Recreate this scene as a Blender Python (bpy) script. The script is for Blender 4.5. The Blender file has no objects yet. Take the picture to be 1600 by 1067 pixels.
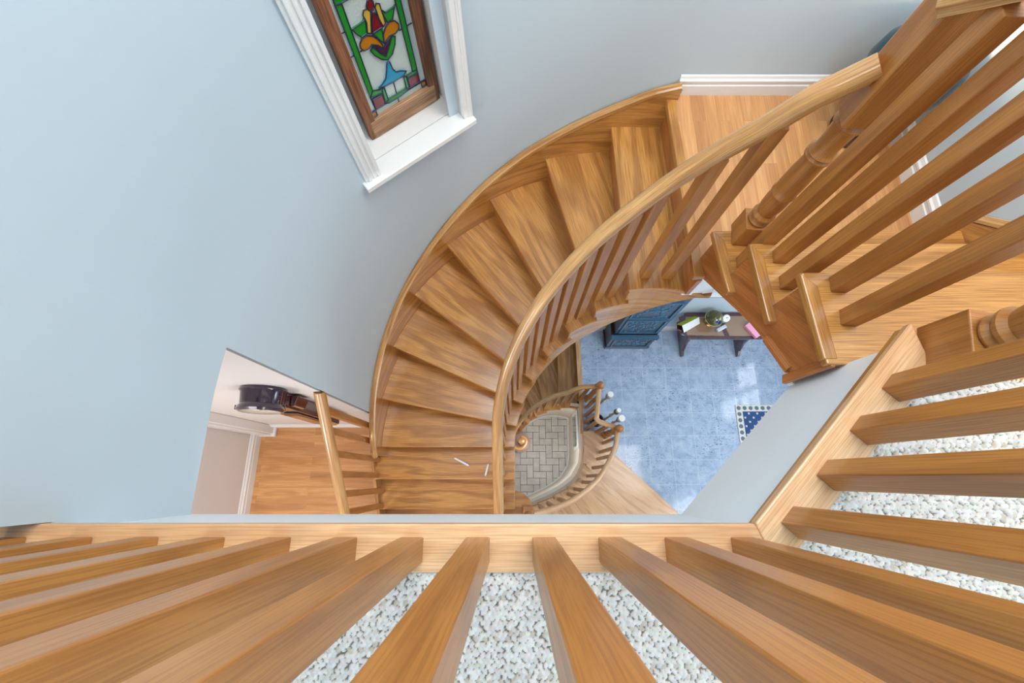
import bpy, math, random
from mathutils import Vector, Matrix
random.seed(7)
C = bpy.context.scene.collection
sc = bpy.context.scene
# ---------------------------------------------------------------- camera
cam_d = bpy.data.cameras.new('camera'); cam = bpy.data.objects.new('camera', cam_d); C.objects.link(cam)
cam_d.sensor_width = 36.0; cam_d.lens = 711/1600*36; cam_d.shift_x = -3/1600; cam_d.clip_start = .02
cam.location = (0, 0, .977); cam.rotation_euler = (math.atan(213.5/711), 0, 0)
sc.camera = cam
# ---------------------------------------------------------------- world, lights, exposure
w = bpy.data.worlds.new('world'); sc.world = w; w.use_nodes = True
w.node_tree.nodes['Background'].inputs[0].default_value = (.82, .91, 1, 1)
w.node_tree.nodes['Background'].inputs[1].default_value = .9
def area(name, loc, target, size, size_y, power, col):
    l = bpy.data.lights.new(name, 'AREA'); l.shape = 'RECTANGLE'; l.size = size; l.size_y = size_y
    l.energy = power; l.color = col
    o = bpy.data.objects.new(name, l); C.objects.link(o); o.location = loc
    o.rotation_euler = (Vector(target)-Vector(loc)).to_track_quat('-Z', 'Y').to_euler(); return o
area('skylight_light', (.25, 1.05, 2.35), (.3, .8, 0), 1.5, 1.2, 47, (.93, .965, 1))  # broad fill added under the closed ceiling; no skylight opening here
area('hall_window_light', (1.75, -2.3, 1.9), (-1.0, .9, .3), 1.5, 1.2, 38, (.30, .64, 1))  # unseen blue daylight fill, added to cool the west wall
area('foyer_door_light', (3.3, -1.2, -1.6), (2.2, 1.2, -5.1), 1.6, 1.6, 60, (.90, .95, 1))  # added fill from the unseen entrance side, no door is modelled
area('foyer_ceiling_light', (2.2, .2, -.75), (2.2, .6, -5.1), 1.2, 1.0, 26, (.96, .97, 1))  # extra lamp put in overhead to brighten the deep foyer
area('dining_room_light', (-1.75, -1.2, -.75), (-1.4, 0, -2.7), .8, .8, 13, (.97, .96, 1))  # unseen area lamp put in to brighten the clock room
area('dining_window_light', (-1.95, -1.35, -1.15), (-.7, .1, -2.3), .16, .16, 9, (1, .95, .88))  # assumed daylight from an unseen window, meant to streak the lower treads
area('stairwell_light', (-.3, -1.35, -.8), (-.3, .3, -2.4), 1.2, .6, 11, (1, .96, .92))  # added fill for the curved stairs, no fixture modelled
area('lower_hall_light', (.42, .35, -5.0), (.42, .35, -6.4), .4, .4, 4.5, (.95, .97, 1))  # helper lamp, lifts the otherwise dark tiled floor
area('landing_light', (1.35, .75, 1.9), (1.2, 1.3, -.5), .8, .8, 25, (1, .88, .74))  # added warm area lamp, brightens the landing and the walls beside it
area('hall_ceiling_light', (-1.1, -1.2, 2.2), (.4, -.2, .2), .6, .6, 11, (1, .92, .80))  # unseen lamp added to warm the west faces of the balusters
sc.view_settings.view_transform = 'Standard'; sc.view_settings.look = 'None'
sc.view_settings.exposure = 0.0; sc.view_settings.gamma = 1; sc.view_settings.use_curve_mapping = False
# ---------------------------------------------------------------- materials
def srgb(r, g, b):
    f = lambda c: (c/255/12.92) if c/255 <= .04045 else ((c/255+.055)/1.055)**2.4
    return (f(r), f(g), f(b), 1)
def newmat(name):
    m = bpy.data.materials.new(name); m.use_nodes = True; nt = m.node_tree
    return m, nt, nt.nodes, nt.links, nt.nodes['Principled BSDF']
def plain(name, col, rough=.5, metal=0, coat=0, bump=0, bscale=60):
    m, nt, N, L, b = newmat(name)
    b.inputs['Base Color'].default_value = col; b.inputs['Roughness'].default_value = rough
    b.inputs['Metallic'].default_value = metal; b.inputs['Coat Weight'].default_value = coat
    if bump:
        n = N.new('ShaderNodeTexNoise'); n.inputs['Scale'].default_value = bscale
        g = N.new('ShaderNodeNewGeometry'); L.new(g.outputs['Position'], n.inputs['Vector'])
        bp = N.new('ShaderNodeBump'); bp.inputs['Strength'].default_value = bump; bp.inputs['Distance'].default_value = .004
        L.new(n.outputs[0], bp.inputs['Height']); L.new(bp.outputs[0], b.inputs['Normal'])
    return m
def ramp(N, pts):
    r = N.new('ShaderNodeValToRGB'); e = r.color_ramp.elements
    while len(e) < len(pts): e.new(.5)
    for k, (p, c) in enumerate(pts): e[k].position = p; e[k].color = c
    return r
def mixc(N, L, a, b, fac, mode='MIX'):
    x = N.new('ShaderNodeMix'); x.data_type = 'RGBA'; x.blend_type = mode
    for s, v in ((x.inputs[0], fac), (x.inputs[6], a), (x.inputs[7], b)):
        if hasattr(v, 'links'): L.new(v, s)
        else: s.default_value = v
    return x.outputs[2]
def wood(name, light, mid, dark, rough=.3, coat=.5, grain=1.0, planks=None, seam=.35):
    """oak: long fine pores along u plus cathedral figure; planks=(length, width) splits the uv plane in boards"""
    m, nt, N, L, b = newmat(name)
    uv = N.new('ShaderNodeUVMap'); uv.uv_map = 'grain'
    vec = uv.outputs[0]
    if planks:
        br = N.new('ShaderNodeTexBrick'); br.offset = .37; br.offset_frequency = 2
        br.inputs['Scale'].default_value = 1; br.inputs['Brick Width'].default_value = planks[0]
        br.inputs['Row Height'].default_value = planks[1]; br.inputs['Mortar Size'].default_value = .0009
        br.inputs['Mortar Smooth'].default_value = .2
        br.inputs['Color1'].default_value = (0, 0, 0, 1); br.inputs['Color2'].default_value = (1, 1, 1, 1)
        br.inputs['Mortar'].default_value = (.5, .5, .5, 1)
        L.new(vec, br.inputs['Vector'])
        mul = N.new('ShaderNodeVectorMath'); mul.operation = 'MULTIPLY_ADD'
        L.new(br.outputs['Color'], mul.inputs[0]); mul.inputs[1].default_value = (7.3, 4.1, 3); L.new(vec, mul.inputs[2])
        gv = mul.outputs[0]
    else: gv = vec
    def noise(su, sv, det=3, dist=0):
        mp = N.new('ShaderNodeMapping'); mp.inputs['Scale'].default_value = (su, sv, 1)
        L.new(gv, mp.inputs['Vector'])
        n = N.new('ShaderNodeTexNoise'); n.inputs['Scale'].default_value = 1; n.inputs['Detail'].default_value = det
        n.inputs['Distortion'].default_value = dist; L.new(mp.outputs[0], n.inputs['Vector']); return n.outputs[0]
    broad = noise(1.6, 7, 2, .4)
    # cathedral figure: contour lines of a stretched noise
    fig = noise(1.1, 9, 1, .2)
    ml = N.new('ShaderNodeMath'); ml.operation = 'MULTIPLY'; L.new(fig, ml.inputs[0]); ml.inputs[1].default_value = 26
    sn = N.new('ShaderNodeMath'); sn.operation = 'SINE'; L.new(ml.outputs[0], sn.inputs[0])
    figr = ramp(N, [(.35, (0, 0, 0, 1)), (.95, (1, 1, 1, 1))])
    ad = N.new('ShaderNodeMath'); ad.operation = 'MULTIPLY_ADD'; L.new(sn.outputs[0], ad.inputs[0]); ad.inputs[1].default_value = .5; ad.inputs[2].default_value = .5
    L.new(ad.outputs[0], figr.inputs[0])
    pores = noise(7, 340, 2)
    pr = ramp(N, [(.40, (1, 1, 1, 1)), (.56, (0, 0, 0, 1))]); L.new(pores, pr.inputs[0])
    base = ramp(N, [(.28, mid), (.72, light)]); L.new(broad, base.inputs[0])
    f1 = N.new('ShaderNodeMath'); f1.operation = 'MULTIPLY'; L.new(figr.outputs[0], f1.inputs[0]); f1.inputs[1].default_value = .46*grain
    c1 = mixc(N, L, base.outputs[0], dark, f1.outputs[0])
    f2 = N.new('ShaderNodeMath'); f2.operation = 'MULTIPLY'; L.new(pr.outputs[0], f2.inputs[0]); f2.inputs[1].default_value = .5*grain
    c2 = mixc(N, L, c1, dark, f2.outputs[0])
    if planks:
        bw = N.new('ShaderNodeRGBToBW'); L.new(br.outputs['Color'], bw.inputs[0])
        vr = ramp(N, [(0, (.80, .76, .72, 1)), (.5, (1, 1, 1, 1)), (1, (1.0, 1.0, 1.0, 1))]); L.new(bw.outputs[0], vr.inputs[0])
        c2 = mixc(N, L, c2, vr.outputs[0], 1.0, 'MULTIPLY')
        sf = N.new('ShaderNodeMath'); sf.operation = 'MULTIPLY'; L.new(br.outputs['Fac'], sf.inputs[0]); sf.inputs[1].default_value = seam
        c2 = mixc(N, L, c2, dark, sf.outputs[0])
    L.new(c2, b.inputs['Base Color'])
    bp = N.new('ShaderNodeBump'); bp.inputs['Strength'].default_value = .12; bp.inputs['Distance'].default_value = .001
    L.new(pores, bp.inputs['Height']); L.new(bp.outputs[0], b.inputs['Normal'])
    b.inputs['Roughness'].default_value = rough; b.inputs['Coat Weight'].default_value = coat
    b.inputs['Coat Roughness'].default_value = .12
    return m
OAK = wood('golden_oak', srgb(216, 160, 88), srgb(198, 138, 66), srgb(128, 72, 24))
OAK_BAL = wood('amber_oak', srgb(198, 137, 70), srgb(180, 116, 52), srgb(124, 70, 28), rough=.4, coat=.22, grain=.7)
OAK_SHOE = wood('pale_oak', srgb(238, 195, 148), srgb(228, 179, 128), srgb(178, 120, 72), rough=.35, grain=.8)
OAK_RAIL = wood('handrail_oak', srgb(222, 174, 112), srgb(204, 150, 88), srgb(148, 94, 42), rough=.25, coat=.7)
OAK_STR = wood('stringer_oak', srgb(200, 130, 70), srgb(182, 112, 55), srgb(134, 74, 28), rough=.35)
OAK_FLOOR = wood('strip_floor_oak', srgb(226, 170, 112), srgb(210, 150, 92), srgb(152, 94, 46), planks=(.62, .057), rough=.3, grain=.6)
MAHOG = wood('mahogany', srgb(96, 44, 44), srgb(66, 26, 30), srgb(28, 10, 14), rough=.2, coat=1, grain=.6)
AGED = wood('weathered_pine', srgb(176, 122, 84), srgb(140, 84, 54), srgb(70, 38, 24), rough=.6, coat=0, grain=1.5)
AGED2 = wood('worn_pale_pine', srgb(214, 172, 132), srgb(188, 138, 98), srgb(92, 56, 38), rough=.65, coat=0, grain=1.1)
WALL = plain('wall_paint', srgb(198, 214, 223), .6, bump=.02, bscale=200)
WARMWALL = plain('room_paint', srgb(228, 220, 216), .65)
TRIM = plain('white_gloss_trim', srgb(240, 240, 238), .25, coat=.3)
FASCIA = plain('fascia_paint', srgb(238, 246, 250), .45)
def marble():
    m, nt, N, L, b = newmat('grey_blue_marble')
    g = N.new('ShaderNodeNewGeometry'); P = g.outputs['Position']
    def nz(s, d, ds, sc3=(1, 1, 1)):
        mp = N.new('ShaderNodeMapping'); mp.inputs['Scale'].default_value = sc3; L.new(P, mp.inputs['Vector'])
        n = N.new('ShaderNodeTexNoise'); n.inputs['Scale'].default_value = s; n.inputs['Detail'].default_value = d
        n.inputs['Distortion'].default_value = ds; L.new(mp.outputs[0], n.inputs['Vector']); return n.outputs[0]
    base = ramp(N, [(.3, srgb(158, 176, 202)), (.5, srgb(178, 195, 218)), (.75, srgb(198, 211, 226))]); L.new(nz(9, 5, .6), base.inputs[0])
    v = ramp(N, [(.34, (1, 1, 1, 1)), (.41, (0, 0, 0, 1))]); L.new(nz(22, 4, 1.8, (1, 2.4, 1)), v.inputs[0])
    msk = ramp(N, [(.35, (0, 0, 0, 1)), (.65, (1, 1, 1, 1))]); L.new(nz(2.5, 2, 0), msk.inputs[0])
    mm = N.new('ShaderNodeMath'); mm.operation = 'MULTIPLY'; L.new(v.outputs[0], mm.inputs[0]); L.new(msk.outputs[0], mm.inputs[1])
    c = mixc(N, L, base.outputs[0], srgb(58, 76, 102), mm.outputs[0])
    fine = ramp(N, [(.36, (1, 1, 1, 1)), (.46, (0, 0, 0, 1))]); L.new(nz(60, 2, 1.0, (1, 1.8, 1)), fine.inputs[0])
    fm = N.new('ShaderNodeMath'); fm.operation = 'MULTIPLY'; L.new(fine.outputs[0], fm.inputs[0]); fm.inputs[1].default_value = .32
    c = mixc(N, L, c, srgb(112, 130, 152), fm.outputs[0])
    br = N.new('ShaderNodeTexBrick'); br.offset = 0; br.inputs['Scale'].default_value = 1
    br.inputs['Brick Width'].default_value = .305; br.inputs['Row Height'].default_value = .305; br.inputs['Mortar Size'].default_value = .0022
    mp = N.new('ShaderNodeMapping'); mp.inputs['Location'].default_value = (.07, .077, 0); L.new(P, mp.inputs['Vector']); L.new(mp.outputs[0], br.inputs['Vector'])
    c = mixc(N, L, c, srgb(212, 220, 228), br.outputs['Fac'])
    L.new(c, b.inputs['Base Color']); b.inputs['Roughness'].default_value = .09
    return m
MARBLE = marble()
def herringbone_mat():
    m, nt, N, L, b = newmat('beige_brick_tile')
    g = N.new('ShaderNodeNewGeometry')
    n = N.new('ShaderNodeTexNoise'); n.inputs['Scale'].default_value = 9; L.new(g.outputs['Position'], n.inputs['Vector'])
    oi = N.new('ShaderNodeAttribute'); oi.attribute_name = 'tint'
    r = ramp(N, [(.3, srgb(204, 198, 188)), (.7, srgb(222, 217, 207))]); L.new(n.outputs[0], r.inputs[0])
    c = mixc(N, L, r.outputs[0], oi.outputs['Color'], 1.0, 'MULTIPLY')
    L.new(c, b.inputs['Base Color']); b.inputs['Roughness'].default_value = .45
    return m
TILE = herringbone_mat()
CREAM = plain('cream_paint', srgb(228, 217, 200), .5)
GROUT = plain('grey_grout', srgb(120, 116, 110), .9)
def carpet_mat():
    m, nt, N, L, b = newmat('berber_wool')
    g = N.new('ShaderNodeNewGeometry')
    n = N.new('ShaderNodeTexNoise'); n.inputs['Scale'].default_value = 5; n.inputs['Detail'].default_value = 4; L.new(g.outputs['Position'], n.inputs['Vector'])
    v = N.new('ShaderNodeTexVoronoi'); v.inputs['Scale'].default_value = 75; L.new(g.outputs['Position'], v.inputs['Vector'])
    bw = N.new('ShaderNodeRGBToBW'); L.new(v.outputs['Color'], bw.inputs[0])
    r = ramp(N, [(.3, srgb(206, 208, 194)), (.6, srgb(232, 233, 224))]); L.new(n.outputs[0], r.inputs[0])
    r2 = ramp(N, [(.15, srgb(196, 190, 172)), (.4, (1, 1, 1, 1))]); L.new(bw.outputs[0], r2.inputs[0])
    f = N.new('ShaderNodeTexNoise'); f.inputs['Scale'].default_value = 900; L.new(g.outputs['Position'], f.inputs['Vector'])
    r3 = ramp(N, [(.3, (.8, .8, .78, 1)), (.6, (1, 1, 1, 1))]); L.new(f.outputs[0], r3.inputs[0])
    c = mixc(N, L, r.outputs[0], r2.outputs[0], .55, 'MULTIPLY'); c = mixc(N, L, c, r3.outputs[0], .6, 'MULTIPLY')
    L.new(c, b.inputs['Base Color']); b.inputs['Roughness'].default_value = .95
    b.inputs['Sheen Weight'].default_value = .3
    return m
CARPET = carpet_mat()
CARPET_LOOP, nt_, N_, L_, b_ = newmat('berber_loops')
at__ = N_.new('ShaderNodeAttribute'); at__.attribute_name = 'yarn'; L_.new(at__.outputs['Color'], b_.inputs['Base Color']); b_.inputs['Roughness'].default_value = .95
BRASS = plain('brass', srgb(190, 150, 80), .25, metal=1)
DARKBLUE = plain('blue_black_carved_wood', srgb(40, 66, 88), .35, coat=.4)
DARKBROWN = plain('dark_brown_wood', srgb(58, 34, 36), .35, coat=.3)
PAPER = plain('white_paper', srgb(240, 240, 240), .6)
LEAD = plain('lead_came', srgb(52, 62, 84), .4, metal=.6)
def glass(name, col, rough=.15):
    m = plain(name, col, rough, coat=.5, bump=.15, bscale=160)
    return m
GL = {'green': glass('green_stained_glass', srgb(20, 140, 44)), 'red': glass('ruby_stained_glass', srgb(122, 20, 34)),
      'amber': glass('amber_stained_glass', srgb(186, 116, 24)), 'yellow': glass('yellow_stained_glass', srgb(206, 170, 70)),
      'purple': glass('purple_stained_glass', srgb(70, 24, 70)), 'blue': glass('turquoise_stained_glass', srgb(40, 150, 190)),
      'clear': plain('textured_clear_glass', srgb(190, 204, 200), .2, coat=.6, bump=.5, bscale=130)}
# ---------------------------------------------------------------- mesh builder
class MB:
    def __init__(s): s.v = []; s.f = []; s.uv = []; s.mi = []
    def poly(s, pts, g=None, off=None, m=0):
        pts = [Vector(p) for p in pts]
        n = Vector((0, 0, 0))
        for i in range(len(pts)):
            a, b = pts[i], pts[(i+1) % len(pts)]; n += a.cross(b)
        n = n.normalized() if n.length > 1e-12 else Vector((0, 0, 1))
        g = Vector(g) if g is not None else Vector((1, 0, 0))
        g = g-n*g.dot(n)
        if g.length < .05:
            g = (pts[1]-pts[0]); g = g-n*g.dot(n)
        g = g.normalized() if g.length > 0 else Vector((1, 0, 0)); t = n.cross(g)
        ou, ov = off if off else s.off
        base = len(s.v); s.v += [tuple(p) for p in pts]; s.f.append(tuple(range(base, base+len(pts))))
        s.uv.append([(p.dot(g)+ou, p.dot(t)+ov) for p in pts]); s.mi.append(m)
    off = (0, 0)
    def roll(s): s.off = (random.uniform(0, 9), random.uniform(0, 9)); return s
    def prism(s, pl, z0, z1, g=(1, 0, 0), gs=None, m=0):
        """pl: counter-clockwise plan outline; z0,z1 numbers or lists"""
        n = len(pl); Z0 = z0 if hasattr(z0, '__len__') else [z0]*n; Z1 = z1 if hasattr(z1, '__len__') else [z1]*n
        A = sum(pl[i][0]*pl[(i+1) % n][1]-pl[(i+1) % n][0]*pl[i][1] for i in range(n))
        idx = list(range(n)) if A > 0 else list(range(n))[::-1]
        P = [(pl[i][0], pl[i][1]) for i in idx]; Z0 = [Z0[i] for i in idx]; Z1 = [Z1[i] for i in idx]
        s.poly([(x, y, z) for (x, y), z in zip(P, Z1)], g, m=m)
        s.poly([(x, y, z) for (x, y), z in list(zip(P, Z0))[::-1]], g, m=m)
        for i in range(n):
            j = (i+1) % n
            a, b = P[i], P[j]; d = (b[0]-a[0], b[1]-a[1], 0)
            s.poly([(a[0], a[1], Z0[i]), (b[0], b[1], Z0[j]), (b[0], b[1], Z1[j]), (a[0], a[1], Z1[i])], gs or d, m=m)
    def box(s, c, d, rz=0, g=(0, 0, 1), m=0):
        hx, hy, hz = d[0]/2, d[1]/2, d[2]/2; cs, sn = math.cos(rz), math.sin(rz)
        pl = [(c[0]+x*cs-y*sn, c[1]+x*sn+y*cs) for x, y in ((-hx, -hy), (hx, -hy), (hx, hy), (-hx, hy))]
        gx = Vector(g); g2 = (gx.x*cs-gx.y*sn, gx.x*sn+gx.y*cs, gx.z)
        s.prism(pl, c[2]-hz, c[2]+hz, g2, gs=g2, m=m)
    def frustum(s, a, b, z0, z1, c=(0, 0), rz=0, m=0):
        cs, sn = math.cos(rz), math.sin(rz)
        def q(d, z): return [(c[0]+x*cs-y*sn, c[1]+x*sn+y*cs, z) for x, y in ((-d[0]/2, -d[1]/2), (d[0]/2, -d[1]/2), (d[0]/2, d[1]/2), (-d[0]/2, d[1]/2))]
        A, B = q(a, z0), q(b, z1)
        s.poly(B, (1, 0, 0), m=m); s.poly(A[::-1], (1, 0, 0), m=m)
        for i in range(4):
            j = (i+1) % 4; s.poly([A[i], A[j], B[j], B[i]], (0, 0, 1), m=m)
    def lathe(s, prof, c, n=24, axis=None, m=0):
        """prof [(r,z)] low to high, about vertical through c (or an axis matrix)"""
        M = axis if axis is not None else Matrix.Identity(4)
        T = Matrix.Translation(Vector(c))
        L = 0
        for k in range(len(prof)-1):
            (r0, z0), (r1, z1) = prof[k], prof[k+1]; dl = math.hypot(r1-r0, z1-z0)
            for i in range(n):
                a, b = 2*math.pi*i/n, 2*math.pi*(i+1)/n
                q = [T @ M @ Vector(p) for p in ((r0*math.cos(a), r0*math.sin(a), z0), (r0*math.cos(b), r0*math.sin(b), z0), (r1*math.cos(b), r1*math.sin(b), z1), (r1*math.cos(a), r1*math.sin(a), z1))]
                base = len(s.v); s.v += [tuple(p) for p in q]; s.f.append((base, base+1, base+2, base+3)); s.mi.append(m)
                R = .04; s.uv.append([(L+s.off[0], a*R+s.off[1]), (L+s.off[0], b*R+s.off[1]), (L+dl+s.off[0], b*R+s.off[1]), (L+dl+s.off[0], a*R+s.off[1])])
            L += dl
    def sweep(s, path, prof, up=(0, 0, 1), caps=True, m=0):
        """closed profile [(side, up)] swept along a 3-D path"""
        path = [Vector(p) for p in path]; up = Vector(up); rings = []; L = [0]
        for i, p in enumerate(path):
            d0 = (p-path[i-1]).normalized() if i else None
            d1 = (path[i+1]-p).normalized() if i < len(path)-1 else None
            d = (d0+d1).normalized() if d0 and d1 else (d0 or d1)
            sd = d.cross(up).normalized(); u2 = sd.cross(d).normalized()
            k = 1/max(.5, d.dot(d1 or d0))
            rings.append([p+sd*a*k+u2*b for a, b in prof])
            if i: L.append(L[-1]+(p-path[i-1]).length)
        per = [0]
        for i in range(len(prof)):
            a, b = prof[i], prof[(i+1) % len(prof)]; per.append(per[-1]+math.hypot(a[0]-b[0], a[1]-b[1]))
        n = len(prof); ou, ov = s.off
        for i in range(len(path)-1):
            for j in range(n):
                k = (j+1) % n
                base = len(s.v); s.v += [tuple(x) for x in (rings[i][j], rings[i][k], rings[i+1][k], rings[i+1][j])]
                s.f.append((base, base+1, base+2, base+3)); s.mi.append(m)
                s.uv.append([(L[i]+ou, per[j]+ov), (L[i]+ou, per[j+1]+ov), (L[i+1]+ou, per[j+1]+ov), (L[i+1]+ou, per[j]+ov)])
        if caps:
            s.poly(rings[0][::-1], m=m); s.poly(rings[-1], m=m)
    def band(s, A, B, zb, zt, m=0):
        """upright curved board: plan polylines A (near face) and B (far face), bottom z per point, top z per segment or per point"""
        L = [0]
        for p, q in zip(A, A[1:]): L.append(L[-1]+math.dist(p, q))
        ou, ov = s.off; seg = len(zt) == len(A)-1
        for i in range(len(A)-1):
            j = i+1; t0, t1 = (zt[i], zt[i]) if seg else (zt[i], zt[j])
            u0, u1 = L[i]+ou, L[j]+ou
            sl = (zb[j]-zb[i])/max(1e-6, L[j]-L[i]); k = math.hypot(1, sl)
            k = 1
            def V(u, z): return z + ov
            def interp_z(u): return zb[0]+(zb[-1]-zb[0])*u/max(1e-6, L[-1])
            for (P, flip) in ((A, 0), (B, 1)):
                q = [(*P[i], zb[i]), (*P[j], zb[j]), (*P[j], t1), (*P[i], t0)]; uv = [(u0*k, V(u0, zb[i])), (u1*k, V(u1, zb[j])), (u1*k, V(u1, t1)), (u0*k, V(u0, t0))]
                base = len(s.v); s.v += q; s.f.append((base, base+1, base+2, base+3)); s.uv.append(uv); s.mi.append(m)
            for (a, b_) in ((zb[i], zb[j]), (t0, t1)):
                q = [(*A[i], a), (*A[j], b_), (*B[j], b_), (*B[i], a)]; base = len(s.v); s.v += q; s.f.append((base, base+1, base+2, base+3))
                s.uv.append([(u0, ov), (u1, ov), (u1, ov+.03), (u0, ov+.03)]); s.mi.append(m)
            for e, tz in ((i, t0), (j, t1)):
                if e in (0, len(A)-1) or seg: s.poly([(*A[e], zb[e]), (*B[e], zb[e]), (*B[e], tz), (*A[e], tz)], (1, 1, 0), m=m)
    def build(s, name, mat, parent=None, bevel=0, smooth=False, weld=True):
        me = bpy.data.meshes.new(name); me.from_pydata(s.v, [], s.f)
        u = me.uv_layers.new(name='grain'); k = 0
        for f in s.uv:
            for c in f: u.data[k].uv = c; k += 1
        for mm in (mat if isinstance(mat, (list, tuple)) else [mat]): me.materials.append(mm)
        me.polygons.foreach_set('material_index', s.mi)
        if weld:
            import bmesh
            bm = bmesh.new(); bm.from_mesh(me); bmesh.ops.remove_doubles(bm, verts=bm.verts, dist=1e-5)
            bmesh.ops.recalc_face_normals(bm, faces=bm.faces); bm.to_mesh(me); bm.free()
        if smooth:
            me.polygons.foreach_set('use_smooth', [True]*len(me.polygons))
            me.set_sharp_from_angle(angle=math.radians(38))
        me.update()
        o = bpy.data.objects.new(name, me); C.objects.link(o)
        if bevel:
            b = o.modifiers.new('bevel', 'BEVEL'); b.width = bevel; b.segments = 2; b.limit_method = 'ANGLE'; b.angle_limit = math.radians(40)
        if parent is not None:
            o.parent = parent; bpy.context.view_layer.update() if False else None
            o.matrix_parent_inverse = Matrix.Translation(-Vector(parent.location))
        return o
def nb(): return MB().roll()
def thing(name, label, cat, loc=(0, 0, 0), group=None):
    o = bpy.data.objects.new(name, None); C.objects.link(o); o.location = loc; o.empty_display_size = .1
    o['label'] = label; o['category'] = cat
    if group: o['group'] = group
    return o
def tag(o, label, cat, group=None, kind=None):
    o['label'] = label; o['category'] = cat
    if group: o['group'] = group
    if kind: o['kind'] = kind
    return o
def struct(o, label=None):
    o['kind'] = 'structure'; o['category'] = o.name.split('_')[0].split('.')[0]
    if label: o['label'] = label
    return o
def duplicate(root, loc, label):
    r = root.copy(); C.objects.link(r); r.location = loc; r['label'] = label
    for ch in root.children:
        c = ch.copy(); C.objects.link(c); c.parent = r
    return r
R_ = math.radians
CX, CY = .62, .2                       # centre of the well
def pc(a, R, cx=CX, cy=CY): return (cx+R*math.cos(R_(a)), cy+R*math.sin(R_(a)))
def lerp(a, b, t): return a+(b-a)*t
def interp(tab, x):
    if x <= tab[0][0]: return tab[0][1:]
    for p, q in zip(tab, tab[1:]):
        if x <= q[0]:
            t = (x-p[0])/(q[0]-p[0]); return tuple(lerp(u, v, t) for u, v in zip(p[1:], q[1:]))
    return tab[-1][1:]
RISE = .18
ZL = -4*RISE                          # landing
ZF = -2.7                             # middle floor
ZM = -5.1                             # marble floor
ZB = -6.36                            # tiled lower floor
WX = -.93                             # west wall of the shaft
RW = 1.55                             # curved wall radius
# ================================================================= STRUCTURE
# ---- hall slab with carpet (corner cut at 45 degrees)
E_ = [(-1.6, -.10), (.478, -.10), (.872, .298), (.872, .298)]
slab_pl = [(-1.75, -.10), (.486, -.10), (.876, .290), (.90, .262), (1.70, .262), (1.70, -1.6), (-1.75, -1.6)]
b = nb(); b.prism(slab_pl, -.43, -.006); b.prism([(.858, .28), (.846, .41), (.98, .41), (.98, .25), (.90, .25)], -.43, -.40)
struct(b.build('floor_hall', FASCIA), 'white plaster edge of the upper hall floor around the stair opening')
b = nb(); b.prism([(-1.75, -.17), (.50, -.17), (.93, .26), (1.70, .26), (1.70, -1.6), (-1.75, -1.6)], -.005, .0)
struct(b.build('floor_carpet_backing', CARPET), 'pale wool carpet of the upper hall')
# berber loops near the railing as real relief
import numpy as np
rng = np.random.default_rng(3)
px_, py_ = .0105, .0086
cols, rows = 150, 95
x0, y0, x1, y1 = -.62, -.46, 1.48, .36
xs = np.arange(x0, x1, .0020); ys = np.arange(y0, y1, .0020)
GX, GY = np.meshgrid(xs, ys)
Hh = np.zeros_like(GX); TN = np.zeros(GX.shape+(3,))+np.array([.22, .20, .17]); tints = np.array([.80, .765, .71])*rng.uniform(.86, 1.08, (97, 1))+rng.normal(0, .012, (97, 3)); tints[::14] = [.62, .56, .46]  # dark start colour paints the shade in the gaps between loops
ny = int((y1-y0)/py_)+2; nx = int((x1-x0)/px_)+2
for j in range(ny):
    cx = x0+(np.arange(nx)+(.5 if j % 2 else 0))*px_+rng.normal(0, .0011, nx); cy = y0+j*py_+rng.normal(0, .0009, nx)
    hh = rng.uniform(.75, 1.1, nx); tw = rng.normal(.75 if j % 2 else -.75, .2, nx)
    sel = np.where(np.abs(ys-(y0+j*py_)) < .010)[0]
    for i in range(nx):
        cI = int((cx[i]-x0)/.0020); a0, a1 = max(0, cI-4), min(len(xs), cI+6)
        if a0 >= a1: continue
        sx = GX[sel][:, a0:a1]-cx[i]; sy = GY[sel][:, a0:a1]-cy[i]
        u = sx*math.cos(tw[i])+sy*math.sin(tw[i]); v = -sx*math.sin(tw[i])+sy*math.cos(tw[i])
        q = 1-(u/.0065)**2-(v/.0044)**2
        nh = .0075*hh[i]*np.sqrt(np.clip(q, 0, 1)); ix = np.ix_(sel, range(a0, a1)); up = nh > Hh[ix]
        Hh[ix] = np.maximum(Hh[ix], nh); tn = TN[ix]; tn[up] = tints[(i*7+j*13) % 97]; TN[ix] = tn
keepv = (GY < -.168) | ((GX-.50) > (GY+.17)+.0)
me = bpy.data.meshes.new('berber_carpet')
nyy, nxx = GX.shape
idx = np.arange(nyy*nxx).reshape(nyy, nxx)
ok = keepv[:-1, :-1] & keepv[1:, :-1] & keepv[:-1, 1:] & keepv[1:, 1:] & (GY[:-1, :-1] < .25)
F = np.stack([idx[:-1, :-1], idx[:-1, 1:], idx[1:, 1:], idx[1:, :-1]], -1)[ok]
used = np.unique(F); remap = -np.ones(nyy*nxx, int); remap[used] = np.arange(len(used))
V = np.stack([GX.ravel(), GY.ravel(), Hh.ravel()+.001], -1)[used]; F = remap[F]
me.vertices.add(len(V)); me.vertices.foreach_set('co', V.ravel())
me.loops.add(F.size); me.loops.foreach_set('vertex_index', F.ravel())
me.polygons.add(len(F)); me.polygons.foreach_set('loop_start', np.arange(0, F.size, 4)); me.polygons.foreach_set('loop_total', np.full(len(F), 4))
me.polygons.foreach_set('use_smooth', np.ones(len(F), bool)); me.materials.append(CARPET_LOOP); me.update(calc_edges=True); me.validate()
at_ = me.attributes.new('yarn', 'FLOAT_COLOR', 'POINT'); at_.data.foreach_set('color', np.concatenate([TN.reshape(-1, 3)[used], np.ones((len(used), 1))], 1).astype(np.float32).ravel())
o = bpy.data.objects.new('berber_carpet', me); C.objects.link(o)
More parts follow.
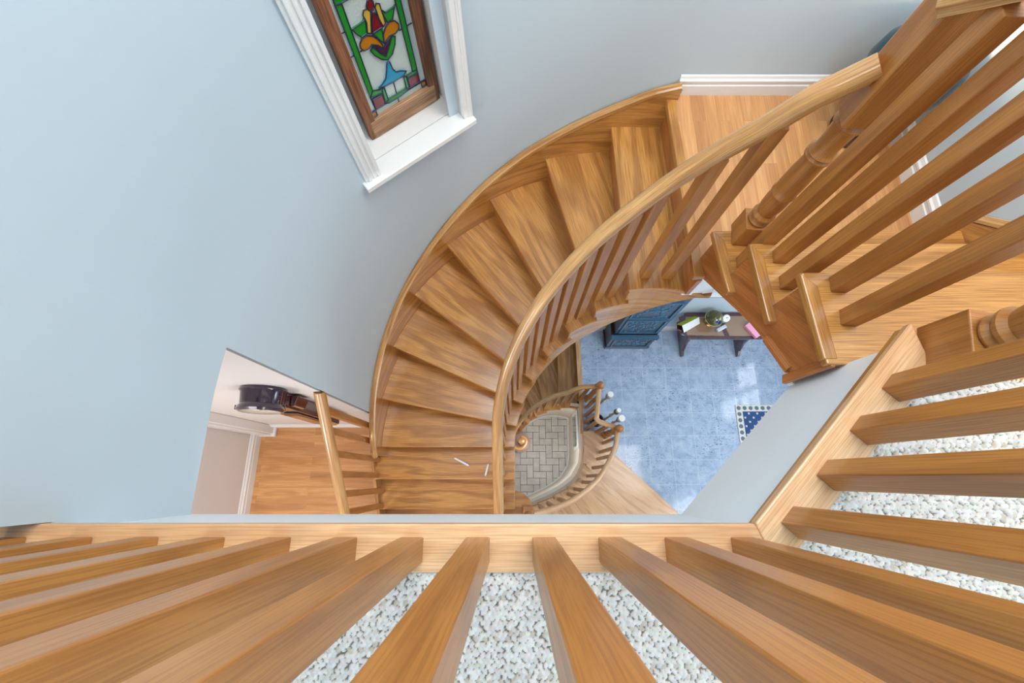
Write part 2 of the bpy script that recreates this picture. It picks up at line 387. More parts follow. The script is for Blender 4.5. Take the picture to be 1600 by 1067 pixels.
tag(o, 'cream looped berber carpet on the upper hall floor behind the balusters', 'carpet', kind='stuff')
# ---- curved shaft wall with the window opening
JY = .40; AJ = 180-math.degrees(math.asin((JY-.2)/1.55)); ZH = -.42
WA = (125.2, 139.9)                   # window opening in degrees along the wall
zb_, zt_ = -.60, 1.3
def wall_arc(name, a0, a1, z0, z1, label=None, extra=None):
    b = nb(); n = max(2, int(abs(a1-a0)/2.2))
    inn = [pc(lerp(a0, a1, i/n), RW) for i in range(n+1)]; out = [pc(lerp(a0, a1, i/n), RW+.22) for i in range(n+1)]
    b.prism(inn+out[::-1], z0, z1)
    return b
def RWf(a): return interp([(88, 1.521), (112, RW), (200, RW)], a)[0]
def add_arc(b, a0, a1, z0, z1):
    n = max(2, int(abs(a1-a0)/2.0))
    pts = [lerp(a0, a1, i/n) for i in range(n+1)]
    for p, q in zip(pts, pts[1:]):
        A, B_, Cc, D = pc(p, RWf(p)), pc(q, RWf(q)), pc(q, RW+.22), pc(p, RW+.22)
        b.poly([(A[0], A[1], z0), (B_[0], B_[1], z0), (B_[0], B_[1], z1), (A[0], A[1], z1)])
        b.poly([(D[0], D[1], z0), (Cc[0], Cc[1], z0), (Cc[0], Cc[1], z1), (D[0], D[1], z1)])
        b.poly([(A[0], A[1], z1), (B_[0], B_[1], z1), (Cc[0], Cc[1], z1), (D[0], D[1], z1)])
        b.poly([(A[0], A[1], z0), (B_[0], B_[1], z0), (Cc[0], Cc[1], z0), (D[0], D[1], z0)])
b = nb()
add_arc(b, 88, WA[0], -6.4, 2.4); add_arc(b, WA[1], AJ, -6.4, 2.4); add_arc(b, AJ, 180, ZH, 2.4)
add_arc(b, WA[0], WA[1], -6.4, zb_-.03); add_arc(b, WA[0], WA[1], zt_, 2.4)
struct(b.build('wall_curved', WALL, smooth=True), 'tall white plaster wall curving round the outside of the stairs')
b = nb(); b.prism([(WX, .2), (WX, -.0846), (WX-.8, -.0846), (WX-.8, -.06), (WX-.16, -.06), (WX-.16, .2)], ZH, 2.4)
b.prism([(WX, -.0847), (WX, -.106), (WX-.8, -.106), (WX-.8, -.0847)], ZH, -.005)
struct(b.build('wall_west', WALL), 'white west wall above the opening to the middle floor room')
b = nb(); b.prism([(.673, 1.7205), (1.9, 1.7205), (1.9, 1.9), (.673, 1.9)], -.95, 2.4)
struct(b.build('wall_north', WALL), 'white north wall behind the oak landing')
b = nb(); b.prism([(1.70, 1.75), (1.70, -1.6), (1.86, -1.6), (1.86, 1.75)], -.95, 2.4)
struct(b.build('wall_east', WALL), 'white east wall beside the short straight stairs')
b = nb(); b.prism([(-2.6, -3.0), (2.0, -3.0), (2.0, -2.9), (-2.6, -2.9)], -.4, 2.4)
b.prism([(-1.9, -.09), (-1.9, -3.0), (-2.0, -3.0), (-2.0, -.09)], -.43, 2.4)
b.prism([(-1.9, -.04), (-1.9, -.07), (WX-.16, -.07), (WX-.16, -.04)], -.43, 2.4)
struct(b.build('wall_hall', WALL), 'white walls of the upper hall')
b = nb(); b.prism([(-1.75, -1.6), (1.7, -1.6), (1.7, -2.95), (-1.75, -2.95)], -.2, 0)
struct(b.build('floor_hall_back', CARPET), 'pale wool carpet of the upper hall behind the camera')
b = nb(); b.prism([(-2.3, -3.0), (2.0, -3.0), (2.0, 2.0), (-2.3, 2.0)], 2.42, 2.5)
struct(b.build('ceiling', plain('ceiling_white', srgb(240, 240, 240), .8)), 'white ceiling over the stair hall')
# ---- landing
n0i, n0o = (.826, .86), (.7105, 1.70)
b = MB(); b.off = (.3, .02)
pl = [(n0i[0]+.005, .835), (.775, .80), (1.70, .80), (1.70, 1.72), (n0o[0], 1.72), (n0o[0], 1.69), (.765, 1.298)]
pl = [(.735, .785), (.778, .785), (.79, .80), (1.70, .80), (1.70, 1.72), (.708, 1.72)]
b.prism(pl, ZL-.03, ZL, g=(0, 1, 0))
struct(b.build('floor_landing', OAK_FLOOR), 'oak strip landing at the head of the curved stairs')
b = nb(); pl2 = [(.762, .80), (.785, .80), (1.68, .815), (1.68, 1.72), (.755, 1.72)]
b.prism(pl2, -.95, ZL-.03)
struct(b.build('ceiling_landing', FASCIA), 'white underside and edge of the landing floor')
# baseboard profiles
def baseboard(name, path, h=.12, th=.016, label=None, mat=TRIM):
    """path: plan points, board stands to the right hand of travel"""
    b = nb(); z = path[0][2]
    prof = [(0, 0), (th, 0), (th, h*.52), (th*.75, h*.56), (th*.75, h*.66), (th*.95, h*.70), (th*.95, h*.78), (th*.55, h*.84), (th*.3, h*.96), (0, h)]
    b.sweep(path, prof)
    return struct(b.build(name, mat), label)
baseboard('baseboard_north', [(.745, 1.7195, ZL), (1.70, 1.7195, ZL)], h=.10, label='white moulded baseboard on the north wall of the landing')
baseboard('baseboard_east', [(1.6995, 1.72, ZL), (1.6995, .93, ZL)], h=.12, label='white moulded baseboard on the east wall of the landing')
# ---- middle floor with the small room to the west
b = MB(); b.off = (.11, .013)
b.prism([(-2.02, JY), (-2.02, -1.6), (-.98, -1.6), (-.98, JY)], ZF-.02, ZF, g=(1, 0, 0))
struct(b.build('floor_middle', OAK_FLOOR), 'oak strip floor of the room where the wall clock hangs')
b = MB(); b.off = (.31, .013)
bull = [(-.98, -.46), (-.03, -.46), (-.02, -.085)]+[(-.015+.17*math.sin(R_(a)), -.255+.17*math.cos(R_(a))) for a in range(0, 91, 9)]+[(.155, -.40), (.10, -.62), (-.1, -1.0), (-.98, -1.0)]
bull = [(-.98, -.20), (-.02, -.20), (-.02, -.088)]+[(-.015+.17*math.sin(R_(a)), -.258+.17*math.cos(R_(a))) for a in range(0, 91, 9)]+[(.155, -.40), (.12, -.62), (-.02, -.95), (-.98, -1.0)]
b.prism(bull, ZF-.03, ZF, g=(1, 0, 0))
struct(b.build('floor_bullnose', OAK), 'rounded oak floor edge at the foot of the curved stairs')
b = nb(); bi = [(x-.02 if x > 0 else x, y-.02) for x, y in bull]
b.prism([(-.98, -.44), (-.04, -.44), (-.04, -.105)]+[(-.03+.165*math.sin(R_(a)), -.275+.165*math.cos(R_(a))) for a in range(0, 91, 9)]+[(.135, -.42), (.10, -.63), (-.04, -.95), (-.98, -.98)], ZF-.28, ZF-.03)
struct(b.build('trim_bullnose', OAK), 'oak fascia under the rounded floor edge')
b = nb(); b.prism([(-2.02, JY), (WX-.008, JY), (WX-.008, .56), (-2.02, .56)], ZF, -.42)
struct(b.build('wall_room_north', WARMWALL), 'off white wall behind the dark wall clock')
b = nb(); b.prism([(-2.14, .56), (-2.14, -1.6), (-2.02, -1.6), (-2.02, .56)], ZF, -.42)
struct(b.build('wall_room_west', WARMWALL), 'pinkish white far wall of the clock room')
b = nb(); b.prism([(-2.14, .56), (WX-.16, .56), (WX-.16, -1.6), (-2.14, -1.6)], -.42, -.40)
struct(b.build('ceiling_room', FASCIA), 'white ceiling of the clock room')
b = nb(); b.prism([(-2.14, -1.6), (1.70, -1.6), (1.70, -1.72), (-2.14, -1.72)], -6.4, -.43)
struct(b.build('wall_south', WALL), 'white wall at the south end of the stair shaft')
baseboard('baseboard_room_north', [(-1.95, JY-.0005, ZF), (WX-.03, JY-.0005, ZF)], h=.11, label='white baseboard under the wall clock')
baseboard('baseboard_room_west', [(-2.0195, -1.5, ZF), (-2.0195, .33, ZF)], h=.13, label='white baseboard along the far wall of the clock room')
b = nb()
for x0_, x1_, y0_ in ((-2.02, -1.90, .335), (-2.005, -1.915, .32)):
    b.prism([(x0_, JY), (x1_, JY), (x1_, y0_), (x0_, y0_)], ZF, -.42)
b.prism([(-2.02, JY), (-1.885, JY), (-1.885, .315), (-2.02, .315)], ZF, ZF+.03)
struct(b.build('trim_casing', TRIM, bevel=.006), 'white moulded pilaster in the corner left of the wall clock')
# ---- marble foyer
b = nb()
well = [(.875, .89), (.868, .335), (.842, .182), (.737, .016), (.60, -.09), (.463, -.163), (.259, -.255), (0, -.32), (-.98, -.32)]
marble_pl = [(.925, .89), (.925, 2.0), (3.9, 2.0), (3.9, -1.6), (.2, -1.6), (.0, -1.6)]+[(0.0, -.40), (.259, -.33), (.47, -.245), (.63, -.17), (.80, -.04), (.93, .16), (.955, .333), (.955, .56), (.916, .575), (.918, .89)]
b.prism(marble_pl[::-1], ZM-.03, ZM)
struct(b.build('floor_marble', MARBLE), 'polished blue grey marble tile floor of the foyer')
b = nb(); b.prism([(-.5, 2.0), (3.9, 2.0), (3.9, 2.12), (-.5, 2.12)], -6.4, -.95)
struct(b.build('wall_foyer_north', WALL), 'white foyer wall behind the console table')
b = nb(); b.prism([(3.9, 2.12), (3.9, -1.7), (4.02, -1.7), (4.02, 2.12)], ZM, -.3)
struct(b.build('wall_foyer_east', WALL), 'white foyer wall with the entrance windows')
b = nb(); b.prism([(1.7, -1.6), (3.9, -1.6), (3.9, -1.72), (1.7, -1.72)], ZM, -.3)
struct(b.build('wall_foyer_south', WALL), 'white foyer wall to the south')
b = nb(); b.prism([(1.86, -1.7), (4.0, -1.7), (4.0, 2.12), (1.86, 2.12)], -.6, -.5)
struct(b.build('ceiling_foyer', FASCIA), 'white foyer ceiling')
baseboard('baseboard_foyer', [(.7, 1.9995, ZM), (3.9, 1.9995, ZM)], h=.14, label='white baseboard behind the console table')
PANE = newmat('daylit_pane')[0]; pb = PANE.node_tree.nodes['Principled BSDF']
pb.inputs['Emission Color'].default_value = (.85, .93, 1, 1); pb.inputs['Emission Strength'].default_value = 7
for k, (yy, zz) in enumerate(((1.18, -3.75), (1.18, -3.05), (1.62, -3.75), (.35, -3.75), (-.1, -3.75))):  # assumed windows out of view, glowing panes added to reflect in the marble
    b = nb()
    for dy in (-.19, .19): b.box((3.885, yy+dy, zz), (.03, .03, .62))
    for dz in (-.31, 0, .31): b.box((3.885, yy, zz+dz), (.03, .36, .025))
    o = struct(b.build('window_%d' % (k+3), TRIM), 'entrance window of the foyer'); 
    p = nb(); p.box((3.893, yy, zz), (.01, .36, .6)); p.build('window_pane', PANE, o)
# ---- lower well: walls, tiled floor
b = nb()
wl = [(.862, .905), (.853, .335), (.83, .188), (.725, .026), (.59, -.078), (.455, -.150), (.255, -.240), (0, -.31), (-.95, -.31)]
wo = [(.925, .905), (.905, .33), (.88, .165), (.77, -.01), (.62, -.12), (.475, -.20), (.27, -.30), (0, -.37), (-.95, -.37)]
for p, q, r, s in zip(wl, wl[1:], wo, wo[1:]): b.prism([p, r, s, q], ZB, ZM-.032)
b.prism([(-.93, -.31), (-1.0, -.31), (-1.0, 1.2), (-.93, 1.2)], ZB, ZM-.032)
struct(b.build('wall_well', CREAM), 'cream wall curving round the lower tiled hall')
b = nb(); b.sweep([(x, y, ZB) for x, y in wl[:-1]], [(0, 0), (.016, 0), (.016, .06), (.010, .075), (.012, .09), (0, .11)])
b2 = nb()
struct(b.build('baseboard_well', TRIM), 'cream moulded baseboard round the tiled lower floor')
b = nb(); b.prism([(-.95, 1.75), (-.95, -.4), (.95, -.4), (.95, 1.75)], ZB-.03, ZB-.004)
struct(b.build('floor_grout', GROUT), 'grout bed of the tiled lower floor')
def herringbone(x0, y0, x1, y1, w_=.1):
    b = nb(); t = []; g = .0035; L = 2*w_
    N = int(2.6/w_)
    for i in range(-N, N):
        for j in range(-N, N):
            # 90-degree herringbone aligned with the room
            ox = x0+(i*4+j)*w_*1.0; oy = y0+j*w_
            for (ax, ay, dx, dy) in ((ox, oy, L, w_), (ox+L, oy-w_+0, w_, L)):
                cx, cy = ax+dx/2, ay+dy/2
                if x0 < cx < x1 and y0 < cy < y1:
                    t.append((ax, ay, dx, dy))
    for ax, ay, dx, dy in t: b.box((ax+dx/2, ay+dy/2, ZB-.003), (dx-g*2, dy-g*2, .012), g=(1, 0, 0))
    o = b.build('floor_tile', TILE)
    at = o.data.attributes.new('tint', 'FLOAT_COLOR', 'CORNER'); k = 0
    random.seed(5); vals = []
    nf = len(o.data.polygons)
    for q in range(nf//6):
        c = random.uniform(.88, 1.04); vals += [(c, c*random.uniform(.975, 1.0), c*.98, 1)]*24
    for q, v_ in enumerate(vals): at.data[q].color = v_
    return struct(o, 'beige brick tiles laid in herringbone on the lowest floor')
herringbone(-.9, -.4, .95, 1.7)
# ================================================================= WINDOW + STAINED GLASS
Wt, Wn, W0 = Vector((.778, .628, 0)), Vector((-.628, .778, 0)), Vector((-.373, 1.284, 0))
def wp(t, n, z): return tuple(W0+Wt*t+Wn*n+Vector((0, 0, z)))
def wbox(b, t0, t1, n0, n1, z0, z1, g=(0, 0, 1)):
    A, B_, C_, D = wp(t0, n0, 0), wp(t1, n0, 0), wp(t1, n1, 0), wp(t0, n1, 0)
    b.prism([A[:2], B_[:2], C_[:2], D[:2]], z0, z1, g=g, gs=g)
TL, TR = -.192, .236
b = nb(); wbox(b, -.30, .30, .292, .31, -.7, 1.5)
win = struct(b.build('window_1', plain('frosted_window', srgb(226, 236, 240), .4)), 'recessed window high on the curved wall')
b = nb(); wbox(b, TL-.03, TL, .05, .30, zb_, 1.4); wbox(b, TR, TR+.03, .05, .30, zb_, 1.4); wbox(b, TL-.03, TR+.03, .101, .30, zb_-.03, zb_-.0005)
b.build('window_reveal', TRIM, win)
b = nb(); wbox(b, -.277, .277, .0, .10, zb_-.026, zb_); wbox(b, -.262, .262, .018, .10, zb_-.045, zb_-.026)
b.build('window_sill', TRIM, win, bevel=.004)
for s_, (a, c) in enumerate(((TL-.07, TL), (TR, TR+.04))):
    b = nb(); wbox(b, a, c, .030, .08, zb_, 1.4)
    m1, m2 = (a+.012, a+.026) if s_ == 0 else (c-.014, c)
    wbox(b, m1, m2, .022, .05, zb_, 1.4); wbox(b, (a+c)/2, (a+c)/2+.012, .025, .05, zb_, 1.4)
    if s_ == 0: wbox(b, c-.016, c, .024, .05, zb_, 1.4)
    b.build('window_casing', TRIM, win, bevel=.003)
panel = thing('stained_glass_panel', 'leaded stained glass flower vase panel in a worn wooden sash in the window recess', 'stained glass', wp(.046, .19, zb_))
NP = .185
b = nb(); wbox(b, -.128, -.085, NP, NP+.035, -.60, .9); b.build('frame_stile', AGED, panel, bevel=.004)
b = nb(); wbox(b, .178, .222, NP, NP+.035, -.60, .9); b.build('frame_stile', AGED, panel, bevel=.004)
b = nb(); wbox(b, -.112, .206, NP-.004, NP+.036, -.599, -.516, g=tuple(Wt)); b.build('frame_rail', AGED2, panel, bevel=.008)
b = nb(); wbox(b, -.128, .222, NP, NP+.035, .9, .97, g=tuple(Wt)); b.build('frame_rail', AGED, panel, bevel=.004)
b = nb(); wbox(b, -.085, .178, NP+.018, NP+.022, -.517, .90); b.build('clear_glass', GL['clear'], panel)
PAT = {'green': [[(-.069, -.067), (-.047, -.074), (-.049, -.4), (-.067, -.425)], [(.131, -.139), (.151, -.139), (.151, -.426), (.131, -.422)], [(-.067, -.425), (-.05, -.403), (-.013, -.418), (-.014, -.434)], [(-.013, -.418), (-.001, -.419), (-.001, -.477), (-.016, -.481)], [(-.016, -.481), (0, -.474), (.087, -.474), (.099, -.485), (.048, -.492), (-.005, -.490)], [(.088, -.422), (.1, -.423), (.1, -.477), (.087, -.477)], [(.1, -.423), (.131, -.422), (.151, -.424), (.151, -.437), (.103, -.436)], [(-.069, -.067), (-.069, -.05), (.151, -.05), (.151, -.07), (-.047, -.07)],
  [(-.007, -.257), (.002, -.28), (.024, -.309), (.046, -.322), (.07, -.31), (.09, -.282), (.098, -.256), (.085, -.249), (.07, -.272), (.043, -.306), (.024, -.284), (.006, -.248)], [(.018, -.208), (.058, -.206), (.05, -.258), (.037, -.236), (.025, -.215)], [(-.045, -.158), (-.016, -.156), (.010, -.151), (.001, -.195), (-.021, -.198), (-.034, -.181)], [(.075, -.151), (.087, -.165), (.124, -.161), (.105, -.197), (.082, -.195), (.078, -.172)], [(.131, -.139), (.131, -.07), (.151, -.07), (.151, -.139)]],
 'red': [[(-.062, -.437), (-.018, -.439), (-.018, -.485), (-.063, -.486)], [(.103, -.438), (.151, -.439), (.151, -.478), (.103, -.482)], [(.041, -.146), (.052, -.15), (.062, -.203), (.021, -.205), (.031, -.172)], [(.027, -.119), (.038, -.102), (.049, -.099), (.055, -.114), (.053, -.132), (.038, -.141)]],
 'amber': [[(-.085, -.489), (-.065, -.491), (-.066, -.512), (-.085, -.513)], [(.155, -.487), (.175, -.489), (.175, -.508), (.155, -.509)], [(-.035, -.216), (-.022, -.204), (-.003, -.202), (.017, -.214), (.031, -.232), (.042, -.257), (.042, -.273), (.026, -.253), (.004, -.239), (-.011, -.246), (-.03, -.244), (-.038, -.229)], [(.05, -.261), (.057, -.228), (.074, -.208), (.092, -.2), (.111, -.205), (.122, -.222), (.12, -.238), (.102, -.247), (.078, -.244), (.059, -.254)]],
 'yellow': [[(.007, -.135), (.015, -.123), (.026, -.124), (.037, -.137), (.029, -.16), (.016, -.203), (.003, -.196), (.012, -.163)], [(.056, -.132), (.063, -.123), (.074, -.129), (.074, -.148), (.076, -.175), (.076, -.196), (.065, -.203), (.058, -.173)]],
 'purple': [[(.009, -.249), (.031, -.286), (.044, -.303), (.070, -.268), (.079, -.255), (.056, -.266), (.044, -.275), (.026, -.255)]],
 'blue': [[(-.023, -.406), (-.005, -.4), (.016, -.386), (.030, -.355), (.038, -.332), (.05, -.331), (.054, -.366), (.064, -.384), (.085, -.391), (.105, -.404), (.092, -.414), (.043, -.416), (0, -.413)]],
 'lines': [[(-.085, -.244), (-.034, -.244)], [(-.085, -.156), (-.045, -.158)], [(.120, -.248), (.175, -.247)], [(.043, -.416), (.041, -.515)], [(.124, -.161), (.136, -.161)], [(.151, -.487), (.175, -.487)], [(-.067, -.486), (-.085, -.489)], [(-.067, -.425), (-.063, -.486)], [(.151, -.44), (.151, -.49)], [(-.055, -.49), (.155, -.49)], [(.042, -.418), (.095, -.42)]]}
for k_, v_ in PAT.items(): v_ += [[(t, .383-z) for t, z in l] for l in list(v_)]
def tube(b, pts, r, closed=False, n=6):
    if closed: pts = list(pts)+[pts[0]]
    b.sweep(pts, [(r*math.cos(2*math.pi*k/n), r*math.sin(2*math.pi*k/n)) for k in range(n)], up=(.628, -.778, .001))
lead = nb()
PN = {'green': 'green_glass', 'red': 'red_glass', 'amber': 'amber_glass', 'yellow': 'yellow_glass', 'purple': 'purple_glass', 'blue': 'blue_glass'}
for k, v in PAT.items():
    if k == 'lines':
        for l in v: tube(lead, [wp(t, NP+.016, z) for t, z in l], .0022)
        continue
    for l in v:
        b = nb(); f = [wp(t, NP+.013, z) for t, z in l]; bk = [wp(t, NP+.018, z) for t, z in l]
        b.poly(f); b.poly(bk[::-1])
        for i in range(len(l)): j = (i+1) % len(l); b.poly([f[i], f[j], bk[j], bk[i]])
        b.build(PN[k], GL[k], panel)
        tube(lead, [wp(t, NP+.012, z) for t, z in l], .0022, True)
lead.build('lead_came', LEAD, panel)
# ================================================================= STAIRS
AI = [None, 99.9, 111.5, 123, 134.6, 146.2, 157.8, 169, 180]
AO = [86.5, 95, 107.4, 120, 132.2, 144.5, 156.6, 168.7, 180]
RI, RO = .612, 1.515
def nose(k):
    if k == 0: return (.737, .79), (.7115, 1.70)
    if k <= 8: return pc(AI[k], RI), pc(AO[k], RO)
    y = CY-.208*(k-8); return (CX-RI, y), (-.90-.02, y)
def zt(k): return ZL-RISE*k
def arcpts(a, b_, R, n=5): return [pc(lerp(a, b_, i/n), R) for i in range(n+1)]
curved = thing('curved_staircase', 'curved oak staircase winding down from the landing round the open well', 'staircase', (CX, CY, ZF))
for k in range(1, 11):
    i1, o1 = nose(k)
    if k == 1: inner = arcpts(75.5, AI[1], RI); a_o = arcpts(AO[0]-2.2, AO[1], RO, 4)
    elif k <= 8: inner = arcpts(AI[k-1]-4, AI[k], RI); a_o = arcpts(AO[k-1]-2, AO[k], RO)
    else:
        yb = CY-.208*(k-9)+.04; inner = [(CX-RI, yb), i1]; a_o = [(o1[0], yb), o1]
    if k >= 9: a_o = [(-.985 if k > 8 else p[0], p[1]) for p in a_o]
    if k == 8: a_o = a_o
    pl = inner+a_o[::-1]
    i1v, o1v = Vector(i1), Vector(o1); g = (o1v-i1v)
    b = nb(); b.prism(pl, zt(k)-.028, zt(k), g=(g.x, g.y, 0)); b.build('tread', OAK, curved, bevel=.005)
for k in range(0, 11):
    i1, o1 = nose(k); d = (Vector(o1)-Vector(i1)).normalized(); nrm = Vector((d.y, -d.x))   # points uphill/back
    if k == 0: nrm = Vector((abs(nrm.x), 0)) if False else nrm
    if nrm.dot(Vector((1, .0)) if k < 3 else (Vector((0, 1)) if k > 6 else Vector((1, 1)))) < 0: nrm = -nrm
    a = Vector(i1)+nrm*.022+d*(.035 if k else -.01); c = Vector(o1)+nrm*.022
    if k >= 9: c.x = -.985
    b = nb(); b.prism([tuple(a), tuple(c), tuple(c+nrm*.018), tuple(a+nrm*.018)], zt(k)-RISE-.0, zt(k)-.028-(.003 if k == 0 else 0), g=(d.x, d.y, 0), gs=(d.x, d.y, 0))
    b.build('riser', OAK_STR, curved)  # darker, redder oak than the treads puts the riser shade into the colour
# landing nosing strip
i1, o1 = nose(0); d = (Vector(o1)-Vector(i1)).normalized()
b = nb(); b.prism([(i1[0]-.003, i1[1]-.006), (o1[0]-.006, o1[1]), (o1[0]+.036, o1[1]), (i1[0]+.039, i1[1]-.006)], ZL-.028, ZL+.0015, g=(d.x, d.y, 0)); b.build('landing_nosing', OAK, curved, bevel=.004)
# inner stringer following treads
def ztop_in(a):
    a += 2.2
    if a < 99.9: return zt(1)
    for k in range(1, 8):
        if a < AI[k+1]: return zt(k+1)
    return zt(9)
SB = [(66, -.90), (74, -1.03), (85, -1.22), (95, -1.38), (106, -1.54), (114, -1.62), (124, -1.74), (132, -1.86), (141, -1.98), (149, -2.10), (157, -2.20), (170, -2.38), (180, -2.52)]
b = nb(); Ri, Ro2 = .630, .655
edges = [66, 70, 75, 80, 86, 92]+[97.7]+[v-2.2 for k in range(2, 9) for v in (lerp(AI[k-1], AI[k], .33), lerp(AI[k-1], AI[k], .67), AI[k])]+[180]
A = [pc(a, Ri) for a in edges]; B_ = [pc(a, Ro2) for a in edges]; zb2 = [interp(SB, a)[0] for a in edges]
tp = [ztop_in((a0+a1)/2)-.028 for a0, a1 in zip(edges, edges[1:])]
for k in range(9, 11):
    y0_ = CY-.208*(k-8); A.append((CX-Ri, y0_)); B_.append((CX-Ro2, y0_)); zb2.append(zb2[-1]-.18); tp.append(zt(k)-.028)
b.band(A, B_, zb2, tp)
b.build('inner_stringer', OAK, curved)
# underside of the flight
b = nb(); es = edges
def sof(a, R): p = pc(a, R); return (p[0], p[1], interp(SB, a)[0]+.02)
for a0, a1 in zip(es, es[1:]): b.poly([sof(a0, .64), sof(a1, .64), sof(a1, 1.53), sof(a0, 1.53)])
for k in range(3):
    y1_, y0_ = CY-.208*k, CY-.208*(k+1); z1_ = -2.50-.18*k
    b.poly([(-.02, y1_, z1_), (-.02, y0_, z1_-.18), (-.92, y0_, z1_-.18), (-.92, y1_, z1_)])
b.build('soffit', FASCIA, curved)
# wall stringer with cap moulding
TS = [(86, ZL+.055), (95, -.80), (107.4, -.97), (120, -1.14), (132.2, -1.32), (144.5, -1.50), (156.6, -1.68), (168.7, -1.86), (180, -2.04)]
b = nb(); c2 = nb(); aa = [lerp(86.2, 180, i/40) for i in range(41)]
aa[0] = 84.6
b.band([pc(a, RWf(a)-.038) for a in aa], [pc(a, RWf(a)-.001) for a in aa], [interp(TS, a)[0]-.42 for a in aa], [interp(TS, a)[0] for a in aa])
b.prism([(-.892, .2), (-.892, .145), (-.929, .145), (-.929, .2)], -2.50, -2.06, g=(0, 0, 1), gs=(0, 0, 1))
b.build('wall_stringer', OAK, curved)
path = [(*pc(a, RWf(a)-.022), interp(TS, a)[0]) for a in aa]+[(-.908, .14, -2.09)]
c2.sweep(path, [(-.020, 0), (.020, 0), (.020, .012), (.012, .016), (.006, .026), (-.006, .028), (-.012, .02), (-.020, .016)])
c2.build('string_cap', OAK_RAIL, curved)
# ---- rail profile and newel
def railprof(w_=.056, h=.056):
    pts = []
    for k in range(13):
        a = math.pi*k/12; pts.append((w_/2*math.cos(a), h*.42+h*.5*math.sin(a)))
    pts += [(-w_/2, h*.30), (-w_*.36, h*.18), (-w_*.36, 0), (w_*.36, 0), (w_*.36, h*.18), (w_/2, h*.30)]
    return [(x, z-h*.4) for x, z in pts][::-1]
RP = railprof()
NEWEL_TURN = [(.026, 0), (.036, .003), (.0385, .010), (.036, .017), (.031, .021), (.035, .027), (.040, .034), (.0405, .042), (.035, .049), (.031, .054), (.0335, .062), (.037, .085), (.0385, .12), (.037, .15), (.040, .155), (.041, .163), (.037, .170), (.0385, .20), (.0375, .26), (.035, .31), (.034, .325), (.041, .331), (.042, .339), (.036, .346), (.0415, .353), (.036, .36), (.032, .37), (.033, .41), (.036, .45), (.042, .456), (.043, .464), (.036, .471), (.030, .482)]
def newel(parent, c, z0, zb1, zs, ztop, size=.085, rz=0, mat=OAK_BAL, ball=True):
    """square base z0..zb1, turned zb1..zs, square head zs..ztop, ball cap"""
    root = nb(); h = size
    root.box((c[0], c[1], (z0+zb1)/2), (h, h, zb1-z0), rz)
    np_ = root.build('newel_post', mat, parent, bevel=.003); parent = np_
    b = nb(); k = (zs-zb1)/.482; sc_ = size/.088
    b.lathe([(r*sc_, zb1+z*k) for r, z in NEWEL_TURN], (c[0], c[1], 0), 28); b.build('turned_shaft', mat, parent, smooth=True)
    b = nb(); b.box((c[0], c[1], (zs+ztop)/2), (h, h, ztop-zs), rz); b.build('newel_head', mat, parent, bevel=.003)
    if ball:
        b = nb(); r = size*.55; pr = [(size*.4, 0), (size*.42, .006), (size*.2, .012)]+[(r*math.sin(R_(a)), .012+r*.95-r*math.cos(R_(a))*.95) for a in (25, 38, 51, 64, 77, 90, 103, 116, 129, 142, 155, 168, 180)]
        b.lathe([(q, ztop+z) for q, z in pr], (c[0], c[1], 0), 20); b.build('ball_cap', mat, parent, smooth=True)
def baluster(parent, x, y, z0, z1, s=.044, rz=0, mat=OAK_BAL, name='baluster'):
    b = nb(); b.box((x, y, (z0+z1)/2), (s, s, z1-z0), rz); return b.build(name, mat, parent, bevel=.0022)
# ---- balustrade of the curved stairs
RT = [(80, .68, .125), (86.5, .68, 0), (96, .68, -.13), (108, .68, -.30), (125, .685, -.52), (137, .69, -.67), (149, .697, -.86), (158, .699, -1.0), (165, .70, -1.11), (180, .702, -1.33)]
cb = thing('curved_balustrade', 'oak balustrade with one long curving handrail on the inner edge of the curved stairs', 'balustrade', (CX-.66, CY, ZF))
path = [(.815, .878, .185), (.785, .880, .155)]
for i in range(1, 61):
    a = lerp(80, 180, i/60); R, z = interp(RT, a)
    if i < 10: # ease from the newel
        z = interp([(80, .14), (86.5, .005), (96, -.13)], a)[0]
    path.append((*pc(a, R), z))
for y in (.1, 0, -.1, -.2, -.3, -.4): path.append((-.083, y, -1.33-.86*(.2-y)))
b = nb(); b.sweep(path, RP); b.build('handrail', OAK_RAIL, cb, smooth=True)
for k in range(1, 9):
    for f in (.30, .78):
        a = (lerp(79, AI[1], .26 if f < .5 else .66) if k == 1 else lerp(AI[k-1], AI[k], f))
        R, z = interp(RT, a); R -= .002
        x, y = pc(a, R); baluster(cb, x, y, zt(k), z-.020, rz=R_(a), s=.042)
for k in (9, 10, 11):
    for f in (.3, .8):
        y = CY-.208*(k-9+f); baluster(cb, -.078, y, zt(k), -1.33-.86*(.2-y)-.018, s=.040)
NWC = (.856, .868)
newel(cb, NWC, -3*RISE, -.425, .05, .47, .086, R_(-6))
